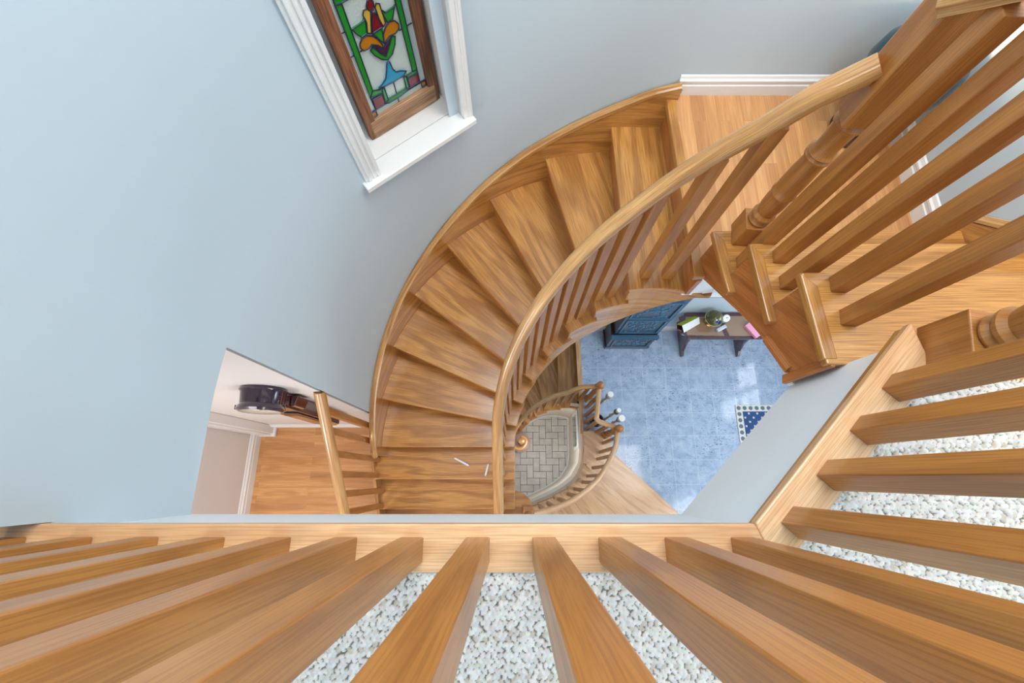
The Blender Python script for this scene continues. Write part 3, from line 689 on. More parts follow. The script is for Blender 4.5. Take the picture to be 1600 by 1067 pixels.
# ---- short straight flight up to the hall
sf = thing('straight_staircase', 'short straight oak stairs rising from the landing to the carpeted hall', 'staircase', (1.25, .6, ZL))
TF = [(-3, (.745, .891), (.772, .64)), (-2, (.771, .738), (.792, .465)), (-1, (.796, .549), (.815, .298))]
for kk, (k, f, e) in enumerate(TF):
    z = k*RISE; yb = (.70, .51, .285)[kk]
    g = Vector((e[0]-f[0], e[1]-f[1])).normalized()
    wd = .055; yend = e[1]
    iy = f[1]-wd
    # tread board behind the mitred return nosing
    xin = lambda y: f[0]+(f[1]-y)*(e[0]-f[0])/(f[1]-e[1])
    b = nb(); b.prism([(f[0]+.004, f[1]), (xin(yb)+.004, yb), (1.70, yb), (1.70, f[1])], z-.028, z-.0004, g=(1, 0, 0)); b.build('tread', OAK, sf, bevel=.005)
    b = nb(); b.prism([(f[0], f[1]), (e[0], e[1]), (e[0]+.036, e[1]-.0), (f[0]+.042, f[1]-.042)], z-.028, z+.0008, g=(g.x, g.y, 0), gs=(g.x, g.y, 0)); b.build('return_nosing', OAK, sf, bevel=.004)
    b = nb(); b.prism([(f[0]+.03, f[1]-.025), (1.70, f[1]-.025), (1.70, f[1]-.045), (f[0]+.035, f[1]-.045)], z-RISE, z-.028, g=(1, 0, 0), gs=(1, 0, 0)); b.build('riser', OAK, sf)
b = nb(); b.prism([(.93, .265), (1.70, .265), (1.70, .282), (.93, .282)], -RISE, -.03, g=(1, 0, 0), gs=(1, 0, 0)); b.build('riser', OAK, sf)
b = nb(); b.prism([(.985, .20), (1.70, .20), (1.70, .305), (.985, .305)], -.028, .006, g=(1, 0, 0), gs=(1, 0, 0)); b.build('hall_nosing', OAK, sf, bevel=.005)
# side stringer: saw-tooth top, straight bottom
P0, P1 = Vector((.772, .83)), Vector((.842, .300)); nd = (P1-P0).normalized(); nn_ = Vector((-nd.y, nd.x))
if nn_.x < 0: nn_ = -nn_
b = nb()
def sx(y): t = (P0.y-y)/(P0.y-P1.y); return P0+(P1-P0)*t
def sbot(y): return interp([(.30, -.375), (.43, -.435), (.80, -.755), (.9, -.84)], y)[0]
for ya, yb_, top in ((.868, .71, -3*RISE-.028), (.71, .52, -2*RISE-.028), (.52, .335, -RISE-.028), (.335, .300, -RISE-.028)):
    A, B_ = sx(ya), sx(yb_); A2, B2 = A+nn_*.03, B_+nn_*.03
    g = (nd.x, nd.y, .85)
    b.prism([tuple(A), tuple(B_), tuple(B2), tuple(A2)], [sbot(ya), sbot(yb_), sbot(yb_), sbot(ya)], top, g=g, gs=g)
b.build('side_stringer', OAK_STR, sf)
b = nb(); A, B_ = sx(.43)-nn_*.006, sx(.31)-nn_*.006
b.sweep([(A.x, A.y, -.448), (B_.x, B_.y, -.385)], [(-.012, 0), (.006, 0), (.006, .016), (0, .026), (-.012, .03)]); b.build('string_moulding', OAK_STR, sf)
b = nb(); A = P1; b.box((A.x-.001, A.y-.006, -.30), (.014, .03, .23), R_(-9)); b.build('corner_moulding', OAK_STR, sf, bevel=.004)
b = nb()
for ya, yb_ in ((.9, .71), (.71, .52), (.52, .43), (.43, .30)):
    A, B_ = sx(ya)+nn_*.01, sx(yb_)+nn_*.01
    b.poly([(A.x, A.y, sbot(ya)+.01), (1.70, A.y, sbot(ya)+.01), (1.70, B_.y, sbot(yb_)+.01), (B_.x, B_.y, sbot(yb_)+.01)])
b.build('soffit', FASCIA, sf)
# east wall stringer
b = nb(); b.prism([(1.699, .93), (1.699, .26), (1.68, .26), (1.68, .93)], [-.80, -.2, -.2, -.80], [ZL+.19, .17, .17, ZL+.19], g=(0, -1, .95), gs=(0, -1, .95)); b.build('wall_stringer', OAK, sf)
b = nb(); b.sweep([(1.69, .94, ZL+.185), (1.69, .25, .175)], [(-.014, 0), (.014, 0), (.014, .012), (.006, .016), (.003, .026), (-.008, .028), (-.014, .018)]); b.build('string_cap', OAK_RAIL, sf)
b = nb(); b.box((1.69, .935, ZL+.10), (.02, .02, .2)); b.build('string_end', OAK, sf)
# balustrade of the short flight
fb = thing('straight_balustrade', 'oak handrail and square balusters on the open side of the short straight stairs', 'balustrade', (.86, .55, ZL))
b = nb(); b.sweep([(.815, .85, .345), (.826, .78, .42), (.872, .55, .672), (.930, .315, .91)], RP); b.build('handrail', OAK_RAIL, fb, smooth=True)
for x, y, z in ((.842, .755, -.54), (.866, .686, -.36), (.872, .595, -.36), (.897, .510, -.18), (.905, .413, -.18)):
    baluster(fb, x-.004, y, z, .402+(.78-y)*1.1-.02, s=.044, rz=R_(-6))
# ---- hall balustrade (south run and 45 degree run)
hb = thing('hall_balustrade', 'oak guard railing of square balusters along the edge of the carpeted hall', 'balustrade', (0, -.13, 0))
SH0, SH1 = -.0855, -.1735
mit = (.4735, SH0), (.5085, SH1)
b = nb(); b.prism([(-1.7, SH0), (.4735, SH0), (.5095, SH1), (-1.7, SH1)], -.004, .02, g=(1, 0, 0), gs=(1, 0, 0)); b.build('shoe_rail', OAK_SHOE, hb, bevel=.004)
b = nb(); b.prism([(.4735, SH0), (.884, .332), (.909, .222), (.5095, SH1)], -.004, .02, g=(1, 1, 0), gs=(1, 1, 0)); b.build('shoe_rail', OAK_SHOE, hb, bevel=.004)
b = nb(); b.prism([(-1.6, -.0895), (.476, -.0895), (.476, -.0995), (-1.6, -.0995)], -.018, -.004, g=(1, 0, 0)); b.prism([(.476, -.0895), (.876, .3235), (.872, .313), (.476, -.0995)], -.018, -.004, g=(1, 1, 0)); b.build('edge_moulding', OAK, hb)
for i in range(12):
    baluster(hb, .444-.1285*i, -.1325, .02, .87, s=.046)
for i, (x, y) in enumerate(((.540, -.071), (.626, .018), (.712, .107), (.799, .196))):
    baluster(hb, x+.014, y-.012+.0, .02, .87, s=.044, rz=R_(46))
b = nb(); b.sweep([(-1.6, -.1325, .895), (.50, -.1325, .895), (.93, .285, .895)], RP); b.build('handrail', OAK_RAIL, hb, smooth=True)
newel(hb, (.948, .268), 0, .125, .62, 1.02, .098, R_(-11))
# ---- railing on the left of the lowest curved treads
lb = thing('lower_balustrade', 'sloping oak handrail with square balusters between the curved stairs and the clock room', 'balustrade', (-.96, .1, ZF))
b = nb(); b.sweep([(-.945, .405, -1.21), (-.945, -.30, -1.83)], RP); b.build('handrail', OAK_RAIL, lb, smooth=True)
for k, y in ((8, .33), (8, .235), (9, .125), (9, .02), (10, -.085), (10, -.19), (11, -.29)):
    baluster(lb, -.96, y, zt(k), -1.21-.88*(.405-y)-.018, s=.036)
b = nb(); b.prism([(-.995, .25), (-.995, -.42), (-.975, -.42), (-.975, .25)], [ZF, ZF, ZF, ZF], [zt(8)-.03, ZF+.02, ZF+.02, zt(8)-.03], g=(0, -1, -.8), gs=(0, -1, -.8)); b.build('side_stringer', OAK, lb)
newel(lb, (-.96, -.40), ZF, ZF+.18, -1.95, -1.68, .08, 0, MAHOG)
# ---- small newel on the bullnose
mb_ = thing('bullnose_newel', 'square oak newel stub standing on the rounded floor edge below the curved stairs', 'newel post', (.10, -.225, ZF))
b = nb(); b.box((.102, -.232, ZF+.09), (.075, .075, .18)); b.build('newel_post', OAK_BAL, mb_, bevel=.004)
b = nb(); b.lathe([(.036, ZF+.18), (.03, ZF+.19), (.034, ZF+.2), (.028, ZF+.23), (.024, ZF+.34), (.0, ZF+.35)], (.102, -.262, 0), 16); b.build('turned_shaft', OAK_BAL, mb_, smooth=True)
# ================================================================= FLIGHT FROM THE MARBLE FLOOR UP TO THE MIDDLE FLOOR
def smoothpath_(P, n=6):
    out = []
    for i in range(len(P)-1):
        p0, p1, p2, p3 = [Vector(P[max(0, min(len(P)-1, i+q))]) for q in (-1, 0, 1, 2)]
        for j in range(n):
            t = j/n; out.append(tuple(.5*((2*p1)+(-p0+p2)*t+(2*p0-5*p1+4*p2-p3)*t*t+(-p0+3*p1-3*p2+p3)*t**3)))
    out.append(tuple(P[-1])); return out
ls = thing('foyer_staircase', 'pale oak stairs fanning up from the marble foyer floor under the hall', 'staircase', (1.2, -.3, ZM))
LI = [(1.145, .41), (1.055, .05), (.83, -.13), (.63, -.25), (.40, -.31), (.18, -.34), (-.04, -.40), (-.10, -.52)]
LO = [(2.04, -.44), (1.60, -.42), (1.40, -.62), (1.15, -.85), (.85, -1.0), (.55, -1.1), (.25, -1.2), (-.05, -1.3)]
LI = [(.885, .34), (.855, .165), (.765, -.005), (.60, -.115), (.42, -.20), (.25, -.265), (.02, -.34), (-.15, -.42)]
LO = [(2.16, -.555), (1.85, -.72), (1.55, -.90), (1.2, -1.05), (.9, -1.2), (.6, -1.3), (.3, -1.4), (0, -1.5)]
for k in range(7):
    z = ZM+RISE*(k+1)
    b = nb(); d = Vector(LO[k])-Vector(LI[k]); pl = [LI[k], LO[k], LO[k+1], LI[k+1]]
    if k == 0:
        pl = [LI[1], LI[0], (.885, .57), (1.12, .60), (1.215, .55), (1.235, .44), (1.20, .352), LO[0], LO[1]]
        q = nb(); q.prism([(LI[1][0]+.02, LI[1][1]), (.895, .34), (.895, .55), (1.11, .58), (1.195, .54), (1.215, .44), (1.18, .33), (2.1, -.56), (1.8, -.7)], ZM, z-.03); q.build('step_base', OAK, ls)
    b.prism(pl, z-.03, z, g=(d.x, d.y, 0)); b.build('tread', OAK_SHOE, ls, bevel=.004)
    if k == 0: continue
    n2 = Vector((d.y, -d.x)).normalized()
    if n2.dot(Vector((-1, -1))) < 0: n2 = -n2
    A, B_ = Vector(LI[k])+n2*.02+d.normalized()*.02, Vector(LO[k])+n2*.02
    b = nb(); b.prism([tuple(A), tuple(B_), tuple(B_+n2*.02), tuple(A+n2*.02)], z-RISE, z-.03, g=(d.x, d.y, 0), gs=(d.x, d.y, 0)); b.build('riser', OAK, ls)
IN = smoothpath_([(.884, .40), (.860, .175), (.765, .005), (.605, -.105), (.43, -.188), (.25, -.252), (.02, -.318)], 4)
A = [Vector(p) for p in IN]; B_ = []
for q in range(len(A)):
    d = (A[min(q+1, len(A)-1)]-A[max(0, q-1)]).normalized(); B_.append(tuple(A[q]+Vector((-d.y, d.x))*.03))
zz = [ZM-.03 if q < 8 else lerp(ZM-.03, ZM+.55, (q-8)/(len(A)-9)) for q in range(len(A))]
b = nb(); b.band([tuple(p) for p in A], B_, zz, [ZM+RISE*(1+int(q/4))-.03 for q in range(len(A)-1)])
b.build('inner_stringer', OAK, ls)
lbal = thing('foyer_balustrade', 'pale curved oak handrail and balusters rising from the marble foyer beside the tiled well', 'balustrade', (1.175, .5, ZM))
RR = [(1.172, .535, -4.20), (1.145, .46, -4.15), (1.105, .34, -4.08), (1.0, .17, -3.95), (.879, .025, -3.83), (.726, -.102, -3.70), (.584, -.182, -3.56), (.40, -.25, -3.40), (.206, -.292, -3.24), (.0, -.32, -3.08), (-.15, -.36, -2.95)]
def smoothpath(P, n=6):
    out = []
    for i in range(len(P)-1):
        p0, p1, p2, p3 = [Vector(P[max(0, min(len(P)-1, i+q))]) for q in (-1, 0, 1, 2)]
        for j in range(n):
            t = j/n; out.append(tuple(.5*((2*p1)+(-p0+p2)*t+(2*p0-5*p1+4*p2-p3)*t*t+(-p0+3*p1-3*p2+p3)*t**3)))
    out.append(tuple(P[-1])); return out
SP = smoothpath(RR)
b = nb(); b.sweep(SP, RP); b.build('handrail', OAK_SHOE, lbal, smooth=True)
tot = 0; nxt = .10; last = Vector(SP[0])
for p in SP[1:]:
    p = Vector(p); tot += (p-last).to_2d().length; last = p
    if tot >= nxt:
        nxt += .118
        zbase = max(ZM+RISE, p.z-.86)
        baluster(lbal, p.x, p.y, zbase, p.z-.018, s=.036)
newel(lbal, (1.165, .525), ZM+RISE, ZM+.33, -4.32, -4.16, .08, R_(30), OAK_BAL)
# ================================================================= FLIGHT DOWN TO THE TILED FLOOR
bs = thing('basement_staircase', 'oak stairs winding down from the marble floor to the tiled lower hall', 'staircase', (.6, 1.2, ZB))
C2 = (.62, .27); A2 = [None, 90, 106, 118, 130, 142, 154]; A2O = [None, 90, 104, 116, 128, 140, 153]
def nz2(k):
    if k: return pc(A2[k], .655, *C2), pc(A2O[k], 1.66, *C2)
    if k == 0: return (.905, .86), (.865, 1.95)
    return pc(A2[k], .655, *C2), pc(A2O[k], 1.42, *C2)
for k in range(1, 7):
    z = ZM-RISE*k; i1, o1 = nz2(k)
    if k == 1: pl = [(.92, .925), i1, o1, (.90, o1[1])]
    else: pl = [pc(lerp(A2[k-1]-3, A2[k], t/3), .655, *C2) for t in range(4)]+[pc(lerp(A2O[k-1]-3, A2O[k], t/3), 1.66, *C2) for t in range(3, -1, -1)]
    d = Vector(o1)-Vector(i1); b = nb(); b.prism(pl, z-.03, z, g=(d.x, d.y, 0)); b.build('tread', OAK, bs, bevel=.004)
for k in range(0, 7):
    i1, o1 = nz2(k); d = (Vector(o1)-Vector(i1)).normalized(); n2 = Vector((d.y, -d.x)); z = ZM-RISE*k
    if n2.x+.3*n2.y < 0: n2 = -n2
    A, B_ = Vector(i1)+n2*.02, Vector(o1)+n2*.02
    b = nb(); b.prism([tuple(A), tuple(B_), tuple(B_+n2*.018), tuple(A+n2*.018)], z-RISE, z-.03, g=(d.x, d.y, 0), gs=(d.x, d.y, 0)); b.build('riser', OAK, bs)
b = nb(); b.prism([(.875, .89), (.935, .89), (.925, 2.0), (.855, 2.0)], ZM-.03, ZM+.004, g=(0, 1, 0)); b.build('floor_nosing', OAK_SHOE, bs, bevel=.004)
b = nb(); b.prism([(.868, .56), (.914, .56), (.918, .905), (.874, .905)], ZM-.03, ZM+.02, g=(0, 1, 0)); b.build('guard_shoe', OAK_SHOE, bs, bevel=.004)
b = nb()
for k in range(1, 7):
    z = ZM-RISE*k-.03; es2 = [lerp((A2[k-1] if k > 1 else 68), A2[k], t/3) for t in range(4)]
    for a0, a1 in zip(es2, es2[1:]):
        zl = lambda a: ZM-.36-RISE*(a-90)/12.5
        A, B_, D, E2 = pc(a0, .675, *C2), pc(a1, .675, *C2), pc(a1, .70, *C2), pc(a0, .70, *C2)
        b.prism([A, B_, D, E2], [max(ZB, zl(a0)), max(ZB, zl(a1)), max(ZB, zl(a1)), max(ZB, zl(a0))], z, g=(B_[0]-A[0], B_[1]-A[1], -.2))
b.build('inner_stringer', OAK, bs)
b = nb(); es2 = [lerp(68, 150, t/14) for t in range(15)]
for a0, a1 in zip(es2, es2[1:]):
    zl = lambda a: max(ZB+.02, ZM-.36-RISE*(a-90)/12.5)
    A, B_, D, E2 = pc(a0, .684, *C2), pc(a1, .684, *C2), pc(a1, .74, *C2), pc(a0, .74, *C2)
    b.prism([A, B_, D, E2], ZB, [zl(a0), zl(a1), zl(a1), zl(a0)])
struct(b.build('wall_understair', CREAM, smooth=True), 'cream curved wall under the basement stairs')
b = nb(); b.sweep([(*pc(a, .684, *C2), ZB) for a in es2[::-1]], [(0, 0), (.016, 0), (.016, .06), (.010, .075), (.012, .09), (0, .11)])
struct(b.build('baseboard_understair', TRIM), 'cream moulded baseboard of the curved wall under the basement stairs')
bb = thing('basement_balustrade', 'oak handrail curling down to a volute over the tiled floor at the foot', 'balustrade', (.95, .95, ZM))
BR = [(.975, 1.012, -4.23), (.90, 1.02, -4.24), (.78, 1.01, -4.26), (.62, .975, -4.40)]
for a, z in ((100, -4.52), (110, -4.66), (120, -4.80), (130, -4.96), (140, -5.12), (150, -5.27), (160, -5.42), (170, -5.5)):
    BR.append((*pc(a, .70, *C2), z))
vol = [(-.04, .32), (.0, .26)]
BR = BR[:-1]+[(-.02, .47, -5.46), (.0, .42, -5.47), (.05, .395, -5.475), (.11, .40, -5.475), (.155, .44, -5.475), (.17, .49, -5.475), (.15, .53, -5.475), (.11, .55, -5.475)]
SPB = smoothpath(BR); b = nb(); b.sweep(SPB, RP); b.build('handrail', OAK_RAIL, bb, smooth=True)
b = nb(); b.lathe([(.0, -5.50), (.05, -5.498), (.052, -5.46), (.035, -5.445), (0, -5.44)], (.11, .50, 0), 18); b.build('volute_cap', OAK_RAIL, bb, smooth=True)
b = nb(); b.lathe([(.032, ZB+.19), (.036, ZB+.24), (.026, ZB+.3), (.034, ZB+.55), (.024, -5.5)], (.11, .50, 0), 16); b.build('turned_shaft', OAK_BAL, bb, smooth=True)
b = nb(); b.lathe([(0, ZB), (.12, ZB), (.13, ZB+.02), (.13, ZB+.16), (.145, ZB+.165), (.145, ZB+.185), (.135, ZB+.19), (0, ZB+.19)], (.11, .52, 0), 28); b.build('starting_step', plain('pinkish_varnished_oak', srgb(206, 168, 156), .25, coat=.6), bb, smooth=True)
tot = 0; nxt = .09; last = Vector(SPB[0])
for p in SPB[1:-30]:
    p = Vector(p); tot += (p-last).to_2d().length; last = p
    if tot >= nxt and p.x < .90:
        nxt += .11; a = math.degrees(math.atan2(p.y-C2[1], p.x-C2[0])); kk = 1
        for q in range(1, 7):
            if a > A2[q]: kk = q+1
        zz = ZM-RISE*min(kk, 6); baluster(bb, p.x, p.y, zz, p.z-.018, s=.034)
b = nb(); b.sweep([(.985, 1.0, -4.215), (.936, .64, -4.215)], RP); b.build('handrail', OAK_SHOE, bb, smooth=True)
b = nb(); b.sweep([(.93, .655, -4.215), (.96, .615, -4.215), (1.05, .58, -4.215), (1.165, .545, -4.205)], RP); b.build('handrail', OAK_SHOE, bb, smooth=True)
for x, y in ((.972, .905), (.955, .80), (.945, .70), (.955, .62), (1.06, .565)): baluster(bb, x, y, ZM+(RISE if x > 1 else 0), -4.235, s=.036)
newel(bb, (.985, 1.015), ZM, ZM+.2, -4.34, -4.17, .078, R_(20), OAK_BAL)
# mirror strip on the well wall
mp = thing('wall_mirror', 'narrow mirror in a white frame on the cream wall of the lower hall', 'mirror', (.858, .62, -5.4))
b = nb(); b.box((.846, .62, -5.36), (.014, .50, .44), g=(0, 1, 0)); b.build('frame', TRIM, mp, bevel=.003)
b = nb(); b.box((.838, .62, -5.40), (.004, .42, .36)); b.build('mirror_glass', plain('mirror_silver', srgb(170, 190, 186), .05, metal=1), mp)
# ================================================================= OBJECTS
# ---- wall clock
PUR = plain('dark_plum_lacquer', srgb(44, 16, 44), .15, coat=1)
CKX, CKZ = -1.165, -1.12; CY0 = JY-.0005
ck = thing('wall_clock', 'dark plum drop dial wall clock with a round case and a long pendulum box', 'clock', (CKX, CY0, -1.6))
AX = Matrix.Rotation(R_(90), 4, 'X')      # lathe axis -> -Y
b = nb(); b.lathe([(.080, 0), (.100, 0), (.104, .012), (.096, .022), (.092, .075), (.100, .085), (.104, .098), (.094, .108), (.083, .106)], (CKX, CY0, CKZ), 40, AX); b.build('round_case', PUR, ck, smooth=True)
b = nb(); b.lathe([(.0, .094), (.083, .094), (.085, .108)], (CKX, CY0, CKZ), 40, AX); dl = b.build('dial', plain('cream_dial', srgb(226, 214, 196), .35), ck, smooth=True)
b = nb(); b.box((CKX, CY0-.098, CKZ+.028), (.005, .003, .06)); b.box((CKX+.02, CY0-.098, CKZ), (.05, .003, .005)); b.build('clock_hand', plain('black_hand', srgb(20, 20, 20), .4), dl)
b = nb(); hh = [(-.07, -1.20), (.07, -1.20), (.07, -1.90), (.03, -1.97), (0, -1.99), (-.03, -1.97), (-.07, -1.90)]
f = [(CKX+x, CY0-.075, z) for x, z in hh]; bk = [(CKX+x, CY0, z) for x, z in hh]; b.poly(f); b.poly(bk[::-1])
for i in range(len(hh)): j = (i+1) % len(hh); b.poly([f[i], f[j], bk[j], bk[i]])
b.build('pendulum_box', MAHOG, ck, bevel=.004)
b = nb(); b.box((CKX, CY0-.079, -1.60), (.10, .008, .46)); dr = b.build('box_door', MAHOG, ck, bevel=.003)
b = nb(); b.box((CKX, CY0-.0835, -1.60), (.07, .003, .38)); b.build('door_glass', plain('dark_glass', srgb(50, 24, 26), .05, coat=1), dr)
for s_ in (-1, 1):
    b = nb(); b.prism([(CKX+s_*.07, CY0-.01), (CKX+s_*.11, CY0-.01), (CKX+s_*.095, CY0-.06), (CKX+s_*.07, CY0-.065)], [-1.36]*4, [-1.24]*4); b.build('side_ear', MAHOG, ck, bevel=.006)
b = nb(); b.box((CKX-.112, CY0-.085, CKZ-.02), (.03, .02, .03)); b.build('case_hinge', plain('dark_hinge', srgb(30, 26, 40), .3, metal=.6), ck)
# ---- teal lamp on the landing
TEAL = plain('teal_glaze', srgb(4, 62, 78), .3, coat=.4)
tl = thing('floor_lamp', 'teal globe lamp glowing in the corner of the landing behind the newel post', 'lamp', (1.53, 1.50, ZL))
b = nb(); b.lathe([(0, 0), (.10, 0), (.11, .012), (.06, .03), (.02, .05), (.016, .20)], (1.53, 1.50, ZL), 28); b.build('base', plain('bronze_base', srgb(70, 50, 36), .45), tl, smooth=True)
b = nb(); b.lathe([(.03, .18), (.10, .19), (.15, .245), (.170, .32), (.160, .385), (.125, .44), (.118, .44), (.15, .38), (.16, .32), (.14, .25), (.03, .20)], (1.53, 1.50, ZL), 36); b.build('lamp_shade', TEAL, tl, smooth=True)
b = nb(); b.lathe([(.004, 0), (.01, .01), (.006, .022), (0, .04)], (1.372, 1.52, ZL+.37), 10, Matrix.Rotation(R_(-90), 4, 'Y')); b.build('finial', BRASS, tl, smooth=True)
b = nb(); b.lathe([(0, .30), (.03, .31), (.04, .35), (.025, .39), (0, .40)], (1.53, 1.50, ZL), 16)
BULB = newmat('warm_bulb')[0]; q = BULB.node_tree.nodes['Principled BSDF']; q.inputs['Emission Color'].default_value = (1, .75, .45, 1); q.inputs['Emission Strength'].default_value = 14
b.build('bulb', BULB, tl, smooth=True)
l = bpy.data.lights.new('lamp_glow', 'POINT'); l.energy = 3; l.color = (1, .76, .52); l.shadow_soft_size = .05
o = bpy.data.objects.new('lamp_glow', l); C.objects.link(o); o.location = (1.53, 1.50, ZL+.43)
pth = smoothpath([(1.44, 1.46, ZL+.006), (1.40, 1.35, ZL+.006), (1.43, 1.25, ZL+.006), (1.37, 1.18, ZL+.006), (1.42, 1.62, ZL+.006)][:4])
b = nb(); b.sweep(pth, [(.004*math.cos(k*1.047), .004*math.sin(k*1.047)) for k in range(6)]); tag(b.build('lamp_cord', plain('dark_cord', srgb(70, 50, 40), .6)), 'thin brown lamp cord lying on the oak landing floor', 'cord')
# ---- carved cabinet on the marble floor
cab = thing('carved_cabinet', 'dark blue black carved wooden cupboard against the foyer wall', 'cabinet', (1.56, 1.86, ZM))
b = nb(); b.box((1.55, 1.865, ZM+.03), (.61, .25, .06)); b.box((1.55, 1.865, ZM+.25), (.58, .24, .44)); b.box((1.55, 1.865, ZM+.485), (.60, .25, .035)); b.build('body', DARKBROWN, cab, bevel=.006)
b = nb(); b.box((1.555, 1.738, ZM+.25), (.585, .02, .44)); b.box((1.555, 1.732, ZM+.035), (.61, .03, .07)); b.box((1.555, 1.728, ZM+.445), (.60, .03, .03)); lf = b.build('lower_front', DARKBLUE, cab, bevel=.006)
b = nb()
for x0_, x1_, z0_, z1_ in ((-.25, .25, .395, .415), (-.25, .25, .10, .12), (-.25, -.23, .10, .415), (.23, .25, .10, .415)): b.box((1.555+(x0_+x1_)/2, 1.724, ZM+(z0_+z1_)/2), (x1_-x0_, .02, z1_-z0_))
b.build('panel_moulding', DARKBLUE, lf, bevel=.003)
b = nb(); b.box((1.555, 1.732, ZM+.49), (.61, .05, .06))
for i in range(18): b.box((1.555-.28+i*.033, 1.704, ZM+.49), (.015, .012, .045))
b.build('dentil_band', plain('blue_grey_carving', srgb(66, 104, 130), .4), cab, bevel=.002)
b = nb(); b.box((1.565, 1.885, ZM+1.12), (.56, .208, 1.20)); b.build('upper_body', DARKBROWN, cab, bevel=.006)
b = nb(); b.box((1.565, 1.775, ZM+1.12), (.56, .012, 1.20)); uf = b.build('upper_front', DARKBLUE, cab, bevel=.004)
random.seed(11); b = nb()
for zc, hgt, yy in ((ZM+.255, .11, 1.729), (ZM+.82, .20, 1.77), (ZM+1.36, .20, 1.77)):
    for i in range(70):
        x = 1.56+random.uniform(-.19, .19); z = zc+random.uniform(-hgt, hgt); rr = random.uniform(.010, .024)
        b.lathe([(rr, 0), (rr*.8, .008), (0, .012)], (x, yy, z), 8, AX)
for z in (ZM+.59, ZM+1.05, ZM+1.13, ZM+1.60): b.box((1.565, 1.764, z), (.46, .02, .018))
for x in (-.23, .23): b.box((1.565+x, 1.764, ZM+.82), (.018, .02, .46)); b.box((1.565+x, 1.764, ZM+1.36), (.018, .02, .47))
b.build('carving', plain('blue_carving', srgb(62, 108, 136), .3), uf, smooth=True)
# ---- console table
TX0, TX1, TY0, TY1, TZ = 2.03, 3.45, 1.64, 1.99, ZM+.72
ct = thing('console_table', 'dark polished console table with scalloped corners against the foyer wall', 'table', (2.7, 1.8, ZM))
out = []
def notch(cx, cy, sx_, sy_): return [(cx+sx_*.0, cy+sy_*.13), (cx+sx_*.04, cy+sy_*.10), (cx+sx_*.035, cy+sy_*.06), (cx+sx_*.07, cy+sy_*.045), (cx+sx_*.10, cy+sy_*.045), (cx+sx_*.11, cy+sy_*.01), (cx+sx_*.15, cy)]
out = notch(TX0, TY0, 1, 1)+notch(TX1, TY0, -1, 1)[::-1]+notch(TX1, TY1, -1, -1)+notch(TX0, TY1, 1, -1)[::-1]
b = nb(); b.prism(out, TZ-.028, TZ, g=(1, 0, 0)); b.build('tabletop', MAHOG, ct, bevel=.006)
ins = plain('burl_inlay', srgb(150, 118, 92), .08, coat=1); 
b = nb(); b.prism([(2.14, 1.69), (2.60, 1.68), (2.56, 1.80), (2.60, 1.93), (2.15, 1.93), (2.11, 1.81)], TZ, TZ+.0015)
b.prism([(2.66, 1.68), (3.35, 1.68), (3.39, 1.81), (3.35, 1.94), (2.66, 1.94), (2.62, 1.81)], TZ, TZ+.0015); b.build('inlay', ins, ct)
for x in (2.29, 3.06):
    b = nb(); pr = [(1.66, TZ-.03), (1.97, TZ-.03), (1.95, TZ-.2), (1.90, TZ-.3), (1.94, TZ-.55), (1.97, ZM+.04), (1.97, ZM), (1.60, ZM), (1.60, ZM+.05), (1.66, ZM+.09), (1.72, TZ-.5), (1.75, TZ-.3), (1.70, TZ-.15)]
    for s_ in (0, 1): b.poly([(x+(.035 if s_ else 0), y, z) for y, z in (pr if s_ else pr[::-1])], (0, 0, 1))
    for i in range(len(pr)): j = (i+1) % len(pr); b.poly([(x, *pr[i]), (x, *pr[j]), (x+.035, *pr[j]), (x+.035, *pr[i])], (0, 0, 1))
    b.build('leg', MAHOG, ct, bevel=.005)
b = nb(); b.box((2.675, 1.80, ZM+.25), (.76, .03, .08), g=(1, 0, 0)); b.build('stretcher', MAHOG, ct, bevel=.004)
# items on the table
def leaflet(pts, z): pass
bk = thing('open_booklet', 'white card booklet with a lime green cover standing open on the console table', 'booklet', (2.20, 1.80, TZ))
A, B_ = (2.08, 1.80), (2.34, 1.92)
b = nb(); b.prism([(1.99+.03, 1.83), (2.25, 1.935), (2.27, 1.89), (2.05, 1.78)], [TZ+.003]*2+[TZ+.10]*2, [TZ+.006]*2+[TZ+.103]*2); b.build('cover', plain('lime_card', srgb(200, 214, 50), .5), bk)
b = nb(); b.prism([(2.05, 1.779), (2.27, 1.889), (2.31, 1.84), (2.10, 1.72)], [TZ+.10, TZ+.10, TZ+.003, TZ+.003], [TZ+.103, TZ+.103, TZ+.006, TZ+.006]); b.build('page', PAPER, bk)
gl = thing('glass_globe', 'shiny dark blue and gold ball in a brass ring on the console table', 'ornament', (2.43, 1.86, TZ))
def globe_mat():
    m, nt, N, L, b_ = newmat('blue_gold_globe')
    tc = N.new('ShaderNodeTexCoord'); n = N.new('ShaderNodeTexNoise'); n.inputs['Scale'].default_value = 9; n.inputs['Detail'].default_value = 1; L.new(tc.outputs['Object'], n.inputs['Vector'])
    r = ramp(N, [(.40, srgb(14, 20, 34)), (.46, srgb(30, 70, 150)), (.52, srgb(150, 140, 90)), (.6, srgb(96, 92, 60))]); L.new(n.outputs[0], r.inputs[0])
    L.new(r.outputs[0], b_.inputs['Base Color']); b_.inputs['Roughness'].default_value = .08; b_.inputs['Metallic'].default_value = .3; return m
b = nb(); rg = .098; b.lathe([(rg*math.sin(R_(a)), TZ+.05+rg-rg*math.cos(R_(a))) for a in range(0, 181, 10)], (2.43, 1.86, 0), 30); b.build('ball', globe_mat(), gl, smooth=True)
